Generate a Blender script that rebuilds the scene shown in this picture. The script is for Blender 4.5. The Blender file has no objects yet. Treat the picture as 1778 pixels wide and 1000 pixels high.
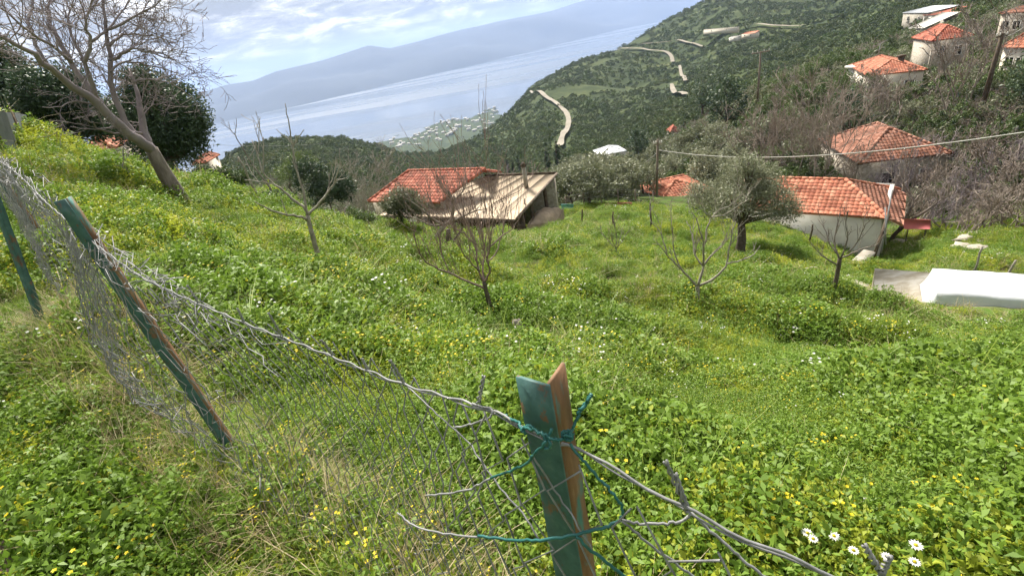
import bpy, math, random
import numpy as np

# ---------------------------------------------------------------- camera, world, sun, exposure
SC = bpy.context.scene
COL = SC.collection
CAMH = 1.7
FPX, PITCH, ROLL = 880.0, math.radians(26.7), math.radians(10.5)
_fh, _up, _rt = np.array([0, 1., 0]), np.array([0, 0, 1.]), np.array([1., 0, 0])
FWD = math.cos(PITCH)*_fh - math.sin(PITCH)*_up
_u0 = math.sin(PITCH)*_fh + math.cos(PITCH)*_up
CX = math.cos(ROLL)*_rt - math.sin(ROLL)*_u0
CY = math.sin(ROLL)*_rt + math.cos(ROLL)*_u0
CPOS = np.array([0, 0, CAMH])

from mathutils import Matrix
cam_data = bpy.data.cameras.new('camera')
cam = bpy.data.objects.new('camera', cam_data)
COL.objects.link(cam)
cam_data.sensor_width = 36.0
cam_data.lens = 36.0*FPX/1778.0
cam_data.clip_start = 0.05
cam_data.clip_end = 120000
M = Matrix.Identity(4)
for i in range(3):
    M[i][0], M[i][1], M[i][2], M[i][3] = CX[i], CY[i], -FWD[i], CPOS[i]
cam.matrix_world = M
SC.camera = cam

SUN_AZ, SUN_EL = math.radians(-14), math.radians(48)     # azimuth from +Y towards +X
world = bpy.data.worlds.new('World')
SC.world = world
world.use_nodes = True
wn, wl = world.node_tree.nodes, world.node_tree.links
wn.clear()
def wnode(t, **kw):
    n = wn.new(t)
    for k, v in kw.items():
        setattr(n, k, v)
    return n
w_out = wnode('ShaderNodeOutputWorld')
w_bg = wnode('ShaderNodeBackground')
w_bg.inputs['Strength'].default_value = 0.1
w_sky = wnode('ShaderNodeTexSky', sky_type='NISHITA')
w_sky.sun_disc = False
w_sky.sun_elevation = SUN_EL
w_sky.sun_rotation = SUN_AZ
w_sky.altitude = 350
w_tc = wnode('ShaderNodeTexCoord')
w_sep = wnode('ShaderNodeSeparateXYZ')
wl.new(w_tc.outputs['Generated'], w_sep.inputs[0])
def wmath(op, a, b=None, clamp=False):
    n = wnode('ShaderNodeMath', operation=op)
    n.use_clamp = clamp
    for i, v in enumerate((a, b)):
        if v is None:
            continue
        if isinstance(v, (int, float)):
            n.inputs[i].default_value = v
        else:
            wl.new(v, n.inputs[i])
    return n.outputs[0]
zc = wmath('ADD', wmath('MAXIMUM', w_sep.outputs['Z'], 0.0), 0.22)
cu = wmath('DIVIDE', w_sep.outputs['X'], zc)
cv = wmath('DIVIDE', w_sep.outputs['Y'], zc)
w_comb = wnode('ShaderNodeCombineXYZ')
wl.new(cu, w_comb.inputs[0]); wl.new(cv, w_comb.inputs[1])
w_n1 = wnode('ShaderNodeTexNoise')
w_n1.inputs['Scale'].default_value = 1.1
w_n1.inputs['Detail'].default_value = 9
w_n1.inputs['Roughness'].default_value = 0.62
w_n1.inputs['Distortion'].default_value = 0.5
wl.new(w_comb.outputs[0], w_n1.inputs['Vector'])
w_n2 = wnode('ShaderNodeTexNoise')
w_n2.inputs['Scale'].default_value = 3.2
w_n2.inputs['Detail'].default_value = 8
w_n2.inputs['Roughness'].default_value = 0.66
w_n2.inputs['Distortion'].default_value = 0.4
wl.new(w_comb.outputs[0], w_n2.inputs['Vector'])
w_cov = wnode('ShaderNodeValToRGB')          # how much cloud
w_cov.color_ramp.elements[0].position = 0.34
w_cov.color_ramp.elements[0].color = (0.94, 0.94, 0.94, 1)
w_cov.color_ramp.elements[1].position = 0.50
w_cov.color_ramp.elements[1].color = (1, 1, 1, 1)
wl.new(w_n1.outputs['Fac'], w_cov.inputs[0])
w_br = wnode('ShaderNodeValToRGB')           # cloud brightness: grey undersides to white tops
e = w_br.color_ramp.elements
e[0].position = 0.42; e[0].color = (1.5, 1.56, 1.66, 1)
e[1].position = 0.63; e[1].color = (5.2, 5.1, 4.9, 1)
m_ = e.new(0.52); m_.color = (2.5, 2.53, 2.6, 1)
wl.new(w_n2.outputs['Fac'], w_br.inputs[0])
w_mix = wnode('ShaderNodeMix', data_type='RGBA')
wl.new(w_cov.outputs[0], w_mix.inputs[0])
wl.new(w_sky.outputs[0], w_mix.inputs[6])
wl.new(w_br.outputs[0], w_mix.inputs[7])
wl.new(w_mix.outputs[2], w_bg.inputs['Color'])
wl.new(w_bg.outputs[0], w_out.inputs['Surface'])

sun_data = bpy.data.lights.new('sun', 'SUN')
sun_data.energy = 3.5
sun_data.angle = math.radians(12)
sun_data.color = (1.0, 0.94, 0.84)
sun = bpy.data.objects.new('sun', sun_data)
COL.objects.link(sun)
sun.location = (-30, 20, 40)
from mathutils import Vector
sdir = Vector((math.sin(SUN_AZ)*math.cos(SUN_EL), math.cos(SUN_AZ)*math.cos(SUN_EL), math.sin(SUN_EL)))
sun.rotation_euler = sdir.to_track_quat('Z', 'Y').to_euler()

SC.view_settings.view_transform = 'Standard'
SC.view_settings.look = 'None'
SC.view_settings.gamma = 1.0
SC.view_settings.use_curve_mapping = False
SC.view_settings.exposure = 1.72
SC.render.engine = 'CYCLES'
SC.cycles.use_denoising = True
SC.cycles.use_adaptive_sampling = True
SC.cycles.adaptive_threshold = 0.04
SC.cycles.max_bounces = 6
SC.cycles.diffuse_bounces = 3
SC.cycles.glossy_bounces = 3
SC.cycles.transmission_bounces = 3
SC.cycles.transparent_max_bounces = 8
SC.cycles.volume_bounces = 1

rng = np.random.default_rng(11)
random.seed(11)

# ---------------------------------------------------------------- pixel rays, terrain
def ray(x, y):
    d = FWD*FPX + CX*(x-889) + CY*(500-y)
    return d/np.linalg.norm(d)
def T(x, y, r):
    """point on the pixel's ray at horizontal range r (metres)"""
    d = ray(x, y)
    return CPOS + d*(r/math.hypot(d[0], d[1]))
def onz(x, y, z):
    d = ray(x, y)
    return CPOS + d*((z-CAMH)/d[2])
def polar(az, r, z):
    a = math.radians(az)
    return np.array([math.sin(a)*r, math.cos(a)*r, z])

ctrl = [(0, 0, 0), (-1, .2, 0), (0, -2, .06), (-2.2, 0, .06), (1, -.8, -.05), (.022, .507, 0), (-1.0, 1.25, -.02), (.6, .3, -.1)]
ctrl += [tuple(T(420, 800, 2.5)), (-3.1, 3.45, .17), (-5.5, 6.2, .45), (-2.2, 1.2, .03), (-5, 2.5, .45), (-9, 6, 1.1)]
for px, py, r in [
    (889, 720, 2.5), (889, 620, 4.6), (860, 560, 8.0), (1212, 540, 9.5), (555, 450, 10), (700, 520, 8.2), (320, 362, 14), (50, 250, 16), (200, 285, 17),
    (420, 335, 20), (600, 400, 22), (650, 640, 4.2), (400, 480, 6.2), (250, 400, 8), (1400, 800, 2.15), (1778, 1000, 1.45), (1778, 780, 2.6),
    (1200, 640, 5.2), (1500, 640, 5.6), (1778, 640, 5.4), (1650, 622, 9.0), (1400, 592, 8.4), (1560, 582, 11.5), (1720, 592, 11.5), (1285, 440, 25), (1448, 515, 13.5),
    (1520, 520, 18.6), (1778, 545, 17), (1000, 372, 36), (940, 392, 33), (660, 388, 32), (1100, 362, 37), (1515, 447, 34), (1680, 420, 33), (1778, 440, 30),
    (1360, 400, 32), (1000, 450, 17), (1100, 430, 22), (800, 440, 18),
    (700, 290, 330), (850, 300, 260), (600, 247, 700), (430, 266, 620), (520, 252, 680), (690, 250, 2170), (865, 193, 2660), (780, 222, 2320),
    (800, 262, 620), (920, 160, 860), (1000, 122, 980), (1075, 92, 1080), (1160, 47, 1200), (1240, 5, 1300), (1400, -60, 1500),
    (870, 215, 700), (950, 280, 230), (1000, 200, 430), (1060, 282, 135), (1170, 240, 175), (1100, 150, 580), (1200, 180, 260), (1200, 110, 640),
    (1300, 60, 600), (1400, 120, 260), (1500, 60, 330), (1315, 192, 88), (1540, 150, 84), (1650, 132, 92), (1750, 65, 108), (1620, 35, 210), (1400, 10, 800),
    (1703, 193, 66), (1560, 300, 55), (1700, 400, 38), (1700, 260, 56), (1100, 320, 62), (1250, 280, 70), (960, 320, 75), (1650, -40, 500)]:
    ctrl.append(tuple(T(px, py, r)))
for az, r, z in [(-34, 26, -2.6), (-34, 45, -6.2), (-27, 40, -8.5), (-27, 75, -13), (-40, 30, .2), (-60, 16, 2.6), (-60, 45, 6), (-100, 20, 4), (-140, 20, 5), (180, 20, 5),
                 (140, 20, 2), (100, 16, -2.5), (75, 16, -6.5), (65, 35, -9), (65, 90, -6), (60, 300, 10), (90, 60, -5), (180, 80, 20), (-100, 80, 16), (-45, 90, -10), (-38, 200, -38),
                 (-38, 700, -125), (-30, 1500, -330), (-20, 1500, -300), (-45, 2500, -375), (-30, 2500, -376), (-18, 2600, -372), (-14, 1150, -205), (-4, 1200, -280), (5, 1500, -290), (13, 1600, -300), (20, 1800, -310),
                 (26, 2400, -330), (-60, 700, -80), (-70, 2500, -360), (180, 600, 130), (100, 600, 60), (-110, 600, 60), (60, 2000, 60), (42, 2400, -60), (-10, 4300, -430), (3, 4300, -430), (15, 4300, -430), (30, 4300, -420), (-10, 3500, -405), (-2, 3600, -400), (7, 3700, -400), (15, 3500, -400),
                 (45, 4300, -330), (-40, 4300, -385), (-80, 4300, -385), (90, 4300, -300), (180, 4300, -300), (-120, 4300, -330), (-1, 60, -21), (-10, 60, -20), (-1, 110, -34), (-18, 70, -17), (-18, 200, -34)]:
    ctrl.append(tuple(polar(az, r, z)))
ctrl = np.array(ctrl)
def warp(x, y):
    r = np.hypot(x, y)+1e-9
    k = np.log1p(r/1.5)/r
    return x*k, y*k
def _phi(d2):
    return 0.5*d2*np.log(d2+1e-12)
_cx, _cy = warp(ctrl[:, 0], ctrl[:, 1])
_n = len(ctrl)
_A = np.zeros((_n+3, _n+3))
_A[:_n, :_n] = _phi((_cx[:, None]-_cx)**2+(_cy[:, None]-_cy)**2) + np.eye(_n)*0.002
_A[:_n, _n:] = np.stack([np.ones(_n), _cx, _cy], 1)
_A[_n:, :_n] = _A[:_n, _n:].T
_w = np.linalg.solve(_A, np.concatenate([ctrl[:, 2]/(np.hypot(ctrl[:, 0], ctrl[:, 1])+8), np.zeros(3)]))
def _hash(i, j, s):
    h = (i.astype(np.int64)*374761393 + j.astype(np.int64)*668265263 + s*1442695041) & 0x7fffffff
    h = ((h ^ (h >> 13))*1274126177) & 0x7fffffff
    return ((h ^ (h >> 16)) & 0xffff)/65535.0
def vnoise(x, y, s=0):
    i, j = np.floor(x), np.floor(y)
    fx, fy = x-i, y-j
    fx, fy = fx*fx*(3-2*fx), fy*fy*(3-2*fy)
    return ((_hash(i, j, s)*(1-fx)+_hash(i+1, j, s)*fx)*(1-fy) + (_hash(i, j+1, s)*(1-fx)+_hash(i+1, j+1, s)*fx)*fy)*2-1
def fbm(x, y, s=0, o=4):
    return sum(vnoise(x*2**k, y*2**k, s+k)*0.5**k for k in range(o))
def height(x, y):
    x, y = np.atleast_1d(np.asarray(x, float)), np.atleast_1d(np.asarray(y, float))
    out = np.empty(len(x))
    for a in range(0, len(x), 20000):
        X, Y = x[a:a+20000], y[a:a+20000]
        u, v = warp(X, Y)
        w = _phi((u[:, None]-_cx)**2+(v[:, None]-_cy)**2) @ _w[:_n] + _w[_n] + _w[_n+1]*u + _w[_n+2]*v
        out[a:a+20000] = w*(np.hypot(X, Y)+8)
    r = np.hypot(x, y)
    terr = np.clip((r-4.5)/3, 0, 1)*np.clip((34-r)/8, 0, 1)*np.clip((x+y*.62+1.5)/5, 0, 1)
    out += terr*.24*np.sin(2*math.pi*(out+.35*fbm(x*.12, y*.12, 17, 2))/1.55)
    near = np.clip((r-1.2)/4, 0, 1)*np.clip((60-r)/30, 0, 1)
    out += near*(0.13*fbm(x*.55, y*.55, 3) + 0.06*vnoise(x*1.7, y*1.7, 9))
    mid = np.clip((r-70)/80, 0, 1)
    out += mid*np.minimum(r, 900)*0.0055*fbm(x/80., y/80., 21, 3)
    far = np.clip((r-300)/300, 0, 1)*np.clip((1800-r)/800, 0, 1)
    out += far*7*fbm(x/190., y/190., 33, 3)
    return out
def gz(x, y):
    return float(height([x], [y])[0])
_RR = np.exp(np.arange(math.log(0.6), math.log(4300), 0.012))
def G(px, py, rmin=0.6):
    """where the pixel's ray first meets the ground"""
    d = ray(px, py); d = d/math.hypot(d[0], d[1])
    rr = _RR[_RR >= rmin]
    P = CPOS + rr[:, None]*d
    below = P[:, 2] < height(P[:, 0], P[:, 1])
    k = int(np.argmax(below)) if below.any() else len(rr)-1
    x, y = P[k, 0], P[k, 1]
    return np.array([x, y, gz(x, y)])
def px_of(p):
    v = np.asarray(p, float)-CPOS
    z = v @ FWD
    return 889+FPX*(v @ CX)/z, 500-FPX*(v @ CY)/z, z

# ---------------------------------------------------------------- materials
MATS = {}
def newmat(name):
    m = bpy.data.materials.new(name); m.use_nodes = True
    MATS[name] = m
    nt = m.node_tree
    return m, nt, nt.nodes['Principled BSDF']
def lk(nt, a, b): nt.links.new(a, b)
def ramp(nt, fac, cols):
    r = nt.nodes.new('ShaderNodeValToRGB')
    el = r.color_ramp.elements
    el[0].position, el[0].color = cols[0][0], (*cols[0][1], 1)
    el[1].position, el[1].color = cols[-1][0], (*cols[-1][1], 1)
    for p, c in cols[1:-1]:
        q = el.new(p); q.color = (*c, 1)
    lk(nt, fac, r.inputs[0])
    return r.outputs[0]
def noise(nt, scale, detail=4, rough=.55, vec=None, dist=0, coords='Object', stretch=None):
    tc = nt.nodes.new('ShaderNodeTexCoord')
    if coords == 'World':
        geo = nt.nodes.new('ShaderNodeNewGeometry'); v = geo.outputs['Position']
    else:
        v = tc.outputs[coords]
    if stretch:
        mp = nt.nodes.new('ShaderNodeMapping'); mp.inputs['Scale'].default_value = stretch
        lk(nt, v, mp.inputs[0]); v = mp.outputs[0]
    n = nt.nodes.new('ShaderNodeTexNoise')
    n.inputs['Scale'].default_value = scale; n.inputs['Detail'].default_value = detail
    n.inputs['Roughness'].default_value = rough; n.inputs['Distortion'].default_value = dist
    lk(nt, v, n.inputs['Vector'])
    return n.outputs['Fac']
def bump(nt, b, fac, strength, dist=0.02):
    n = nt.nodes.new('ShaderNodeBump'); n.inputs['Strength'].default_value = strength; n.inputs['Distance'].default_value = dist
    lk(nt, fac, n.inputs['Height']); lk(nt, n.outputs[0], b.inputs['Normal'])
def mixc(nt, fac, a, b, mode='MIX'):
    n = nt.nodes.new('ShaderNodeMix'); n.data_type = 'RGBA'; n.blend_type = mode
    for i, v in ((0, fac), (6, a), (7, b)):
        if isinstance(v, (int, float)): n.inputs[i].default_value = v
        elif isinstance(v, tuple): n.inputs[i].default_value = (*v, 1)
        else: lk(nt, v, n.inputs[i])
    return n.outputs[2]
def simple(name, cols, scale=3, rough=.8, bumpv=0, metallic=0, coords='Object', stretch=None, bscale=None, detail=5, bdist=.02):
    m, nt, b = newmat(name)
    lk(nt, ramp(nt, noise(nt, scale, detail, .6, coords=coords, stretch=stretch), cols), b.inputs['Base Color'])
    b.inputs['Roughness'].default_value = rough
    b.inputs['Metallic'].default_value = metallic
    b.inputs['Specular IOR Level'].default_value = 0.3
    if bumpv:
        bump(nt, b, noise(nt, bscale or scale*4, 5, .6, coords=coords, stretch=stretch), bumpv, bdist)
    return m
def leafmat(name, cols, trans=.35, rough=.55, patch=None, patch_scale=.5, spec=.35):
    """leaf: colour varies per instance and leaf; part of the light passes through"""
    m, nt, b = newmat(name)
    oi = nt.nodes.new('ShaderNodeObjectInfo')
    geo = nt.nodes.new('ShaderNodeNewGeometry')
    ad = nt.nodes.new('ShaderNodeMath'); ad.operation = 'ADD'
    lk(nt, oi.outputs['Random'], ad.inputs[0])
    lk(nt, geo.outputs['Random Per Island'], ad.inputs[1])
    hf = nt.nodes.new('ShaderNodeMath'); hf.operation = 'MULTIPLY'; hf.inputs[1].default_value = .5
    lk(nt, ad.outputs[0], hf.inputs[0])
    c = ramp(nt, hf.outputs[0], cols)
    if patch:
        f = ramp(nt, noise(nt, patch_scale, 4, .6, coords='World'), [(0.36, (0, 0, 0)), (0.58, (1, 1, 1))])
        c = mixc(nt, f, c, mixc(nt, .7, c, patch), 'MIX')
    lk(nt, c, b.inputs['Base Color'])
    b.inputs['Roughness'].default_value = rough
    b.inputs['Specular IOR Level'].default_value = spec
    tr = nt.nodes.new('ShaderNodeBsdfTranslucent'); lk(nt, c, tr.inputs['Color'])
    mx = nt.nodes.new('ShaderNodeMixShader'); mx.inputs[0].default_value = trans
    lk(nt, b.outputs[0], mx.inputs[1]); lk(nt, tr.outputs[0], mx.inputs[2])
    lk(nt, mx.outputs[0], nt.nodes['Material Output'].inputs['Surface'])
    return m

leafmat('weed', [(0.1, (.155, .215, .018)), (.5, (.25, .32, .03)), (.9, (.385, .44, .055))], .42, patch=(.44, .47, .04), patch_scale=.38)
leafmat('weed_dark', [(0.1, (.09, .16, .02)), (.5, (.145, .235, .028)), (.9, (.23, .33, .042))], .38, patch=(.16, .27, .03), patch_scale=.5)
leafmat('grass_blade', [(0.1, (.13, .21, .03)), (.5, (.22, .32, .05)), (.9, (.38, .45, .12))], .4, patch=(.33, .42, .06), patch_scale=.35)
leafmat('dry_grass', [(0.1, (.30, .23, .12)), (.5, (.44, .36, .20)), (.9, (.58, .50, .32))], .3, .7)
leafmat('yellow_petal', [(0, (.75, .60, .02)), (1, (.85, .72, .05))], .4)
leafmat('white_petal', [(0, (.78, .77, .74)), (1, (.86, .85, .83))], .3)
leafmat('olive_leaf', [(0.1, (.11, .125, .07)), (.5, (.19, .205, .12)), (.9, (.31, .32, .21))], .28, .5)
leafmat('evergreen_leaf', [(0.1, (.035, .062, .035)), (.5, (.06, .095, .048)), (.9, (.10, .14, .068))], .22, .5)
leafmat('bush_leaf', [(0.1, (.05, .085, .024)), (.5, (.09, .135, .04)), (.9, (.15, .20, .06))], .25, .55)
leafmat('scrub_leaf', [(0.1, (.035, .06, .022)), (.4, (.08, .115, .038)), (.75, (.145, .17, .065)), (.95, (.22, .21, .10))], .2, .6, patch=(.06, .085, .035), patch_scale=.02)
leafmat('cypress_leaf', [(0, (.02, .045, .022)), (1, (.05, .08, .035))], .1)
simple('bark_grey', [(.3, (.10, .08, .065)), (.6, (.22, .185, .155)), (.8, (.34, .31, .27))], 9, .9, .6, stretch=(1, 1, .3), bdist=.03)
simple('bark_dark', [(.3, (.055, .042, .032)), (.6, (.12, .095, .075)), (.8, (.22, .19, .16))], 9, .9, .5)
simple('bark_pale', [(.3, (.16, .14, .11)), (.6, (.32, .29, .24)), (.8, (.46, .43, .38))], 14, .85, .4)
simple('twig_brown', [(.3, (.17, .135, .11)), (.7, (.34, .285, .24))], 2, .9)
simple('twig_purple', [(.3, (.17, .14, .145)), (.7, (.30, .255, .26))], 2, .85)
simple('twig_peach', [(.3, (.13, .085, .07)), (.7, (.26, .19, .16))], 3, .8)
simple('stone_wall', [(.3, (.22, .19, .15)), (.55, (.38, .34, .28)), (.75, (.50, .46, .40))], 5, .9, .5, coords='Object')
simple('plaster_white', [(.3, (.50, .46, .40)), (.6, (.62, .59, .53)), (.8, (.70, .68, .63))], 1.2, .9, .12)
simple('plaster_cream', [(.3, (.45, .40, .32)), (.7, (.62, .57, .47))], 1.2, .9, .15)
simple('concrete', [(.3, (.20, .18, .145)), (.55, (.31, .285, .24)), (.75, (.42, .39, .34))], 1.6, .9, .25)
simple('slab_concrete', [(.32, (.21, .18, .12)), (.5, (.38, .34, .27)), (.68, (.54, .51, .45))], 1.1, .9, .25, stretch=(1, 2.4, 1))
simple('fibre_sheet', [(.3, (.31, .24, .165)), (.55, (.40, .32, .23)), (.8, (.47, .385, .285))], .6, .85, .1, stretch=(.6, 2.4, 1))
simple('dark_wood', [(.3, (.045, .032, .022)), (.7, (.13, .095, .065))], 4, .9, .3)
simple('pole_wood', [(.3, (.10, .075, .055)), (.7, (.22, .18, .14))], 6, .9, .3, stretch=(1, 1, .1))
simple('dark_void', [(.3, (.012, .011, .010)), (.7, (.03, .027, .024))], 3, .9)
simple('iron_rust', [(.3, (.10, .055, .035)), (.7, (.22, .12, .07))], 9, .9, .2)
simple('galvanised', [(.3, (.15, .15, .15)), (.6, (.25, .25, .25)), (.8, (.37, .37, .37))], 30, .6, .1, metallic=.1)
simple('wire_green', [(.3, (.014, .08, .07)), (.6, (.03, .13, .12)), (.85, (.08, .20, .18))], 40, .4)
simple('tarp_white', [(.3, (.46, .48, .50)), (.7, (.56, .575, .59))], 2, .5, .25, bscale=9)
simple('tarp_pink', [(.3, (.60, .14, .15)), (.7, (.76, .25, .25))], 1, .7, .2)
simple('tarp_teal', [(.3, (.10, .30, .30)), (.7, (.17, .40, .40))], 1, .7, .2)
simple('tarp_brown', [(.3, (.20, .15, .10)), (.7, (.34, .27, .19))], 3, .9, .4)
simple('sheet_metal', [(.3, (.22, .235, .25)), (.6, (.31, .325, .34)), (.8, (.40, .41, .42))], 2, .6, .1, metallic=.2)
simple('stone_pale', [(.3, (.25, .22, .165)), (.7, (.44, .40, .33))], 6, .9, .5)
simple('road_dirt', [(.3, (.18, .16, .125)), (.7, (.28, .25, .20))], .05, .95, coords='World')
simple('metal_roof', [(.3, (.50, .52, .54)), (.7, (.68, .70, .72))], .6, .5)
simple('cable', [(.3, (.30, .29, .26)), (.7, (.42, .41, .37))], 3, .7)
simple('soil', [(.3, (.09, .065, .048)), (.7, (.20, .15, .115))], 6, .95, .5)
def tilemat(name, a, b, c):
    m, nt, bs = newmat(name)
    geo = nt.nodes.new('ShaderNodeNewGeometry')
    col = ramp(nt, geo.outputs['Random Per Island'], [(0, a), (.5, b), (1, c)])
    st = ramp(nt, noise(nt, .9, 5, .65), [(.32, (.45, .44, .42)), (.5, (.85, .83, .82)), (.66, (1, 1, 1))])
    lk(nt, mixc(nt, 1.0, col, st, 'MULTIPLY'), bs.inputs['Base Color'])
    bs.inputs['Roughness'].default_value = .85
    bs.inputs['Specular IOR Level'].default_value = .25
    return m
tilemat('tile_red', (.30, .085, .055), (.43, .135, .085), (.50, .20, .135))
tilemat('tile_orange', (.33, .11, .065), (.46, .17, .10), (.54, .25, .16))
tilemat('tile_brown', (.22, .095, .06), (.32, .145, .095), (.40, .21, .15))

def post_paint(name):
    """teal paint flaking off rusty angle iron"""
    m, nt, b = newmat(name)
    f = ramp(nt, noise(nt, 17, 9, .72, stretch=(1., 1., .6)), [(.56, (0, 0, 0)), (.60, (1, 1, 1))])
    paint = ramp(nt, noise(nt, 22, 6, .7), [(.3, (.022, .065, .06)), (.55, (.045, .115, .105)), (.8, (.11, .175, .16))])
    rust = ramp(nt, noise(nt, 16, 8, .7, stretch=(1, 1, .35)), [(.3, (.06, .028, .016)), (.55, (.15, .075, .038)), (.8, (.26, .16, .09))])
    lk(nt, mixc(nt, f, paint, rust), b.inputs['Base Color'])
    b.inputs['Roughness'].default_value = .6
    bump(nt, b, noise(nt, 60, 6, .7), .35, .002)
    return m
post_paint('post_paint')
def rust_paint(name):
    m, nt, b = newmat(name)
    f = ramp(nt, noise(nt, 10, 8, .68, stretch=(1.6, 1.6, .5)), [(.36, (0, 0, 0)), (.46, (1, 1, 1))])
    paint = ramp(nt, noise(nt, 22, 6, .7), [(.3, (.03, .15, .13)), (.8, (.13, .28, .25))])
    rust = ramp(nt, noise(nt, 24, 8, .7, stretch=(1, 1, .22)), [(.3, (.10, .045, .02)), (.55, (.21, .11, .05)), (.8, (.36, .25, .15))])
    lk(nt, mixc(nt, f, paint, rust), b.inputs['Base Color'])
    b.inputs['Roughness'].default_value = .75
    bump(nt, b, noise(nt, 60, 6, .7), .35, .002)
rust_paint('post_rust')

def ground_mat():
    m, nt, b = newmat('hillside_ground')
    geo = nt.nodes.new('ShaderNodeNewGeometry')
    ln = nt.nodes.new('ShaderNodeVectorMath'); ln.operation = 'LENGTH'
    lk(nt, geo.outputs['Position'], ln.inputs[0])
    near = ramp(nt, noise(nt, .9, 6, .65, coords='World'), [(.3, (.045, .085, .014)), (.5, (.085, .15, .022)), (.7, (.15, .21, .035))])
    soil = ramp(nt, noise(nt, 2.2, 6, .65, coords='World'), [(.35, (.05, .045, .02)), (.7, (.14, .11, .06))])
    near = mixc(nt, ramp(nt, noise(nt, 1.3, 5, .6, coords='World'), [(.45, (0, 0, 0)), (.65, (1, 1, 1))]), near, soil)
    far = ramp(nt, noise(nt, .035, 8, .7, coords='World'), [(.3, (.022, .034, .014)), (.5, (.042, .058, .022)), (.64, (.08, .095, .036)), (.82, (.18, .16, .10))])
    mr = nt.nodes.new('ShaderNodeMapRange'); mr.inputs[1].default_value = 40; mr.inputs[2].default_value = 52
    lk(nt, ln.outputs['Value'], mr.inputs[0])
    lk(nt, mixc(nt, mr.outputs[0], near, far), b.inputs['Base Color'])
    b.inputs['Roughness'].default_value = .95
    b.inputs['Specular IOR Level'].default_value = .1
    return m
ground_mat()

def sea_mat():
    m, nt, b = newmat('sea_water')
    b.inputs['Base Color'].default_value = (.08, .105, .14, 1)
    b.inputs['IOR'].default_value = 1.33
    b.inputs['Specular IOR Level'].default_value = .5
    f = noise(nt, .0006, 6, .6, coords='World', stretch=(.45, 2.6, 1), dist=.6)
    rr = ramp(nt, f, [(.38, (.10, .10, .10)), (.6, (.34, .34, .34))])
    lk(nt, rr, b.inputs['Roughness'])
    bump(nt, b, noise(nt, .05, 4, .6, coords='World'), .12, 1.0)
sea_mat()
def mountain_mat():
    m, nt, b = newmat('mountain')
    lk(nt, ramp(nt, noise(nt, .0012, 8, .65, coords='World'), [(.3, (.012, .022, .03)), (.6, (.028, .04, .048)), (.8, (.06, .066, .066))]), b.inputs['Base Color'])
    b.inputs['Roughness'].default_value = .95
mountain_mat()

# ---------------------------------------------------------------- mesh building
class MB:
    def __init__(s): s.V, s.F, s.n = [], [], 0
    def add(s, V, F):
        V = np.asarray(V, float)
        s.V.append(V)
        for f in (F if isinstance(F, list) else [F]):
            f = np.asarray(f, np.int64)
            if f.ndim == 1: f = f[None]
            s.F.append(f+s.n)
        s.n += len(V)
        return s
    def box(s, c, size, R=None):
        h = np.asarray(size, float)/2
        V = np.array([[x, y, z] for x in (-1, 1) for y in (-1, 1) for z in (-1, 1)], float)*h
        if R is not None: V = V @ np.asarray(R).T
        return s.add(V+np.asarray(c, float), np.array([[0, 1, 3, 2], [4, 6, 7, 5], [0, 4, 5, 1], [2, 3, 7, 6], [0, 2, 6, 4], [1, 5, 7, 3]]))
    def tube(s, P, R, k=6, cap=True):
        P = np.asarray(P, float); n = len(P)
        R = np.broadcast_to(np.asarray(R, float), (n,))
        Tn = np.gradient(P, axis=0)
        Tn /= np.linalg.norm(Tn, axis=1)[:, None]+1e-12
        ref = np.array([0.31, 0.87, 0.38]) if abs(Tn[0] @ np.array([.31, .87, .38])) < .9 else np.array([.9, -.1, .4])
        U = np.cross(Tn, ref); U /= np.linalg.norm(U, axis=1)[:, None]+1e-12
        W = np.cross(Tn, U)
        a = np.arange(k)*2*math.pi/k
        V = P[:, None] + R[:, None, None]*(np.cos(a)[None, :, None]*U[:, None]+np.sin(a)[None, :, None]*W[:, None])
        i = np.arange(n-1)[:, None]*k; j = np.arange(k)[None]
        F = np.stack([i+j, i+(j+1) % k, i+k+(j+1) % k, i+k+j], -1).reshape(-1, 4)
        Fs = [F]
        if cap and k > 2:
            Fs += [np.arange(k)[::-1], (n-1)*k+np.arange(k)]
        return s.add(V.reshape(-1, 3), Fs)
    def quads(s, Q):
        """Q: (n,4,3)"""
        Q = np.asarray(Q, float)
        return s.add(Q.reshape(-1, 3), np.arange(len(Q)*4).reshape(-1, 4))
    def mesh(s, name, mat=None, smooth=False):
        me = bpy.data.meshes.new(name)
        V = np.concatenate(s.V)
        me.vertices.add(len(V)); me.vertices.foreach_set('co', V.astype(np.float32).ravel())
        loops = np.concatenate([f.ravel() for f in s.F])
        cnt = np.concatenate([np.full(len(f), f.shape[1]) for f in s.F])
        me.loops.add(len(loops)); me.loops.foreach_set('vertex_index', loops.astype(np.int32))
        me.polygons.add(len(cnt))
        me.polygons.foreach_set('loop_start', np.concatenate([[0], np.cumsum(cnt)[:-1]]).astype(np.int32))
        me.polygons.foreach_set('loop_total', cnt.astype(np.int32))
        if smooth: me.polygons.foreach_set('use_smooth', np.ones(len(cnt), bool))
        me.update(calc_edges=True)
        me.validate()
        if mat: me.materials.append(MATS[mat])
        return me
def link(name, data, parent=None, loc=None):
    o = bpy.data.objects.new(name, data)
    COL.objects.link(o)
    if parent is not None: o.parent = parent
    if loc is not None: o.location = tuple(float(v) for v in loc)
    return o
def part(name, mb, mat, parent, smooth=False, label=None, kind=None):
    o = link(name, mb.mesh(name, mat, smooth), parent)
    if label: o['label'] = label
    if kind: o['kind'] = kind
    return o
def tag(o, label, cat=None, group=None, kind=None):
    o['label'] = label
    if cat: o['category'] = cat
    if group: o['group'] = group
    if kind: o['kind'] = kind
    return o
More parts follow.
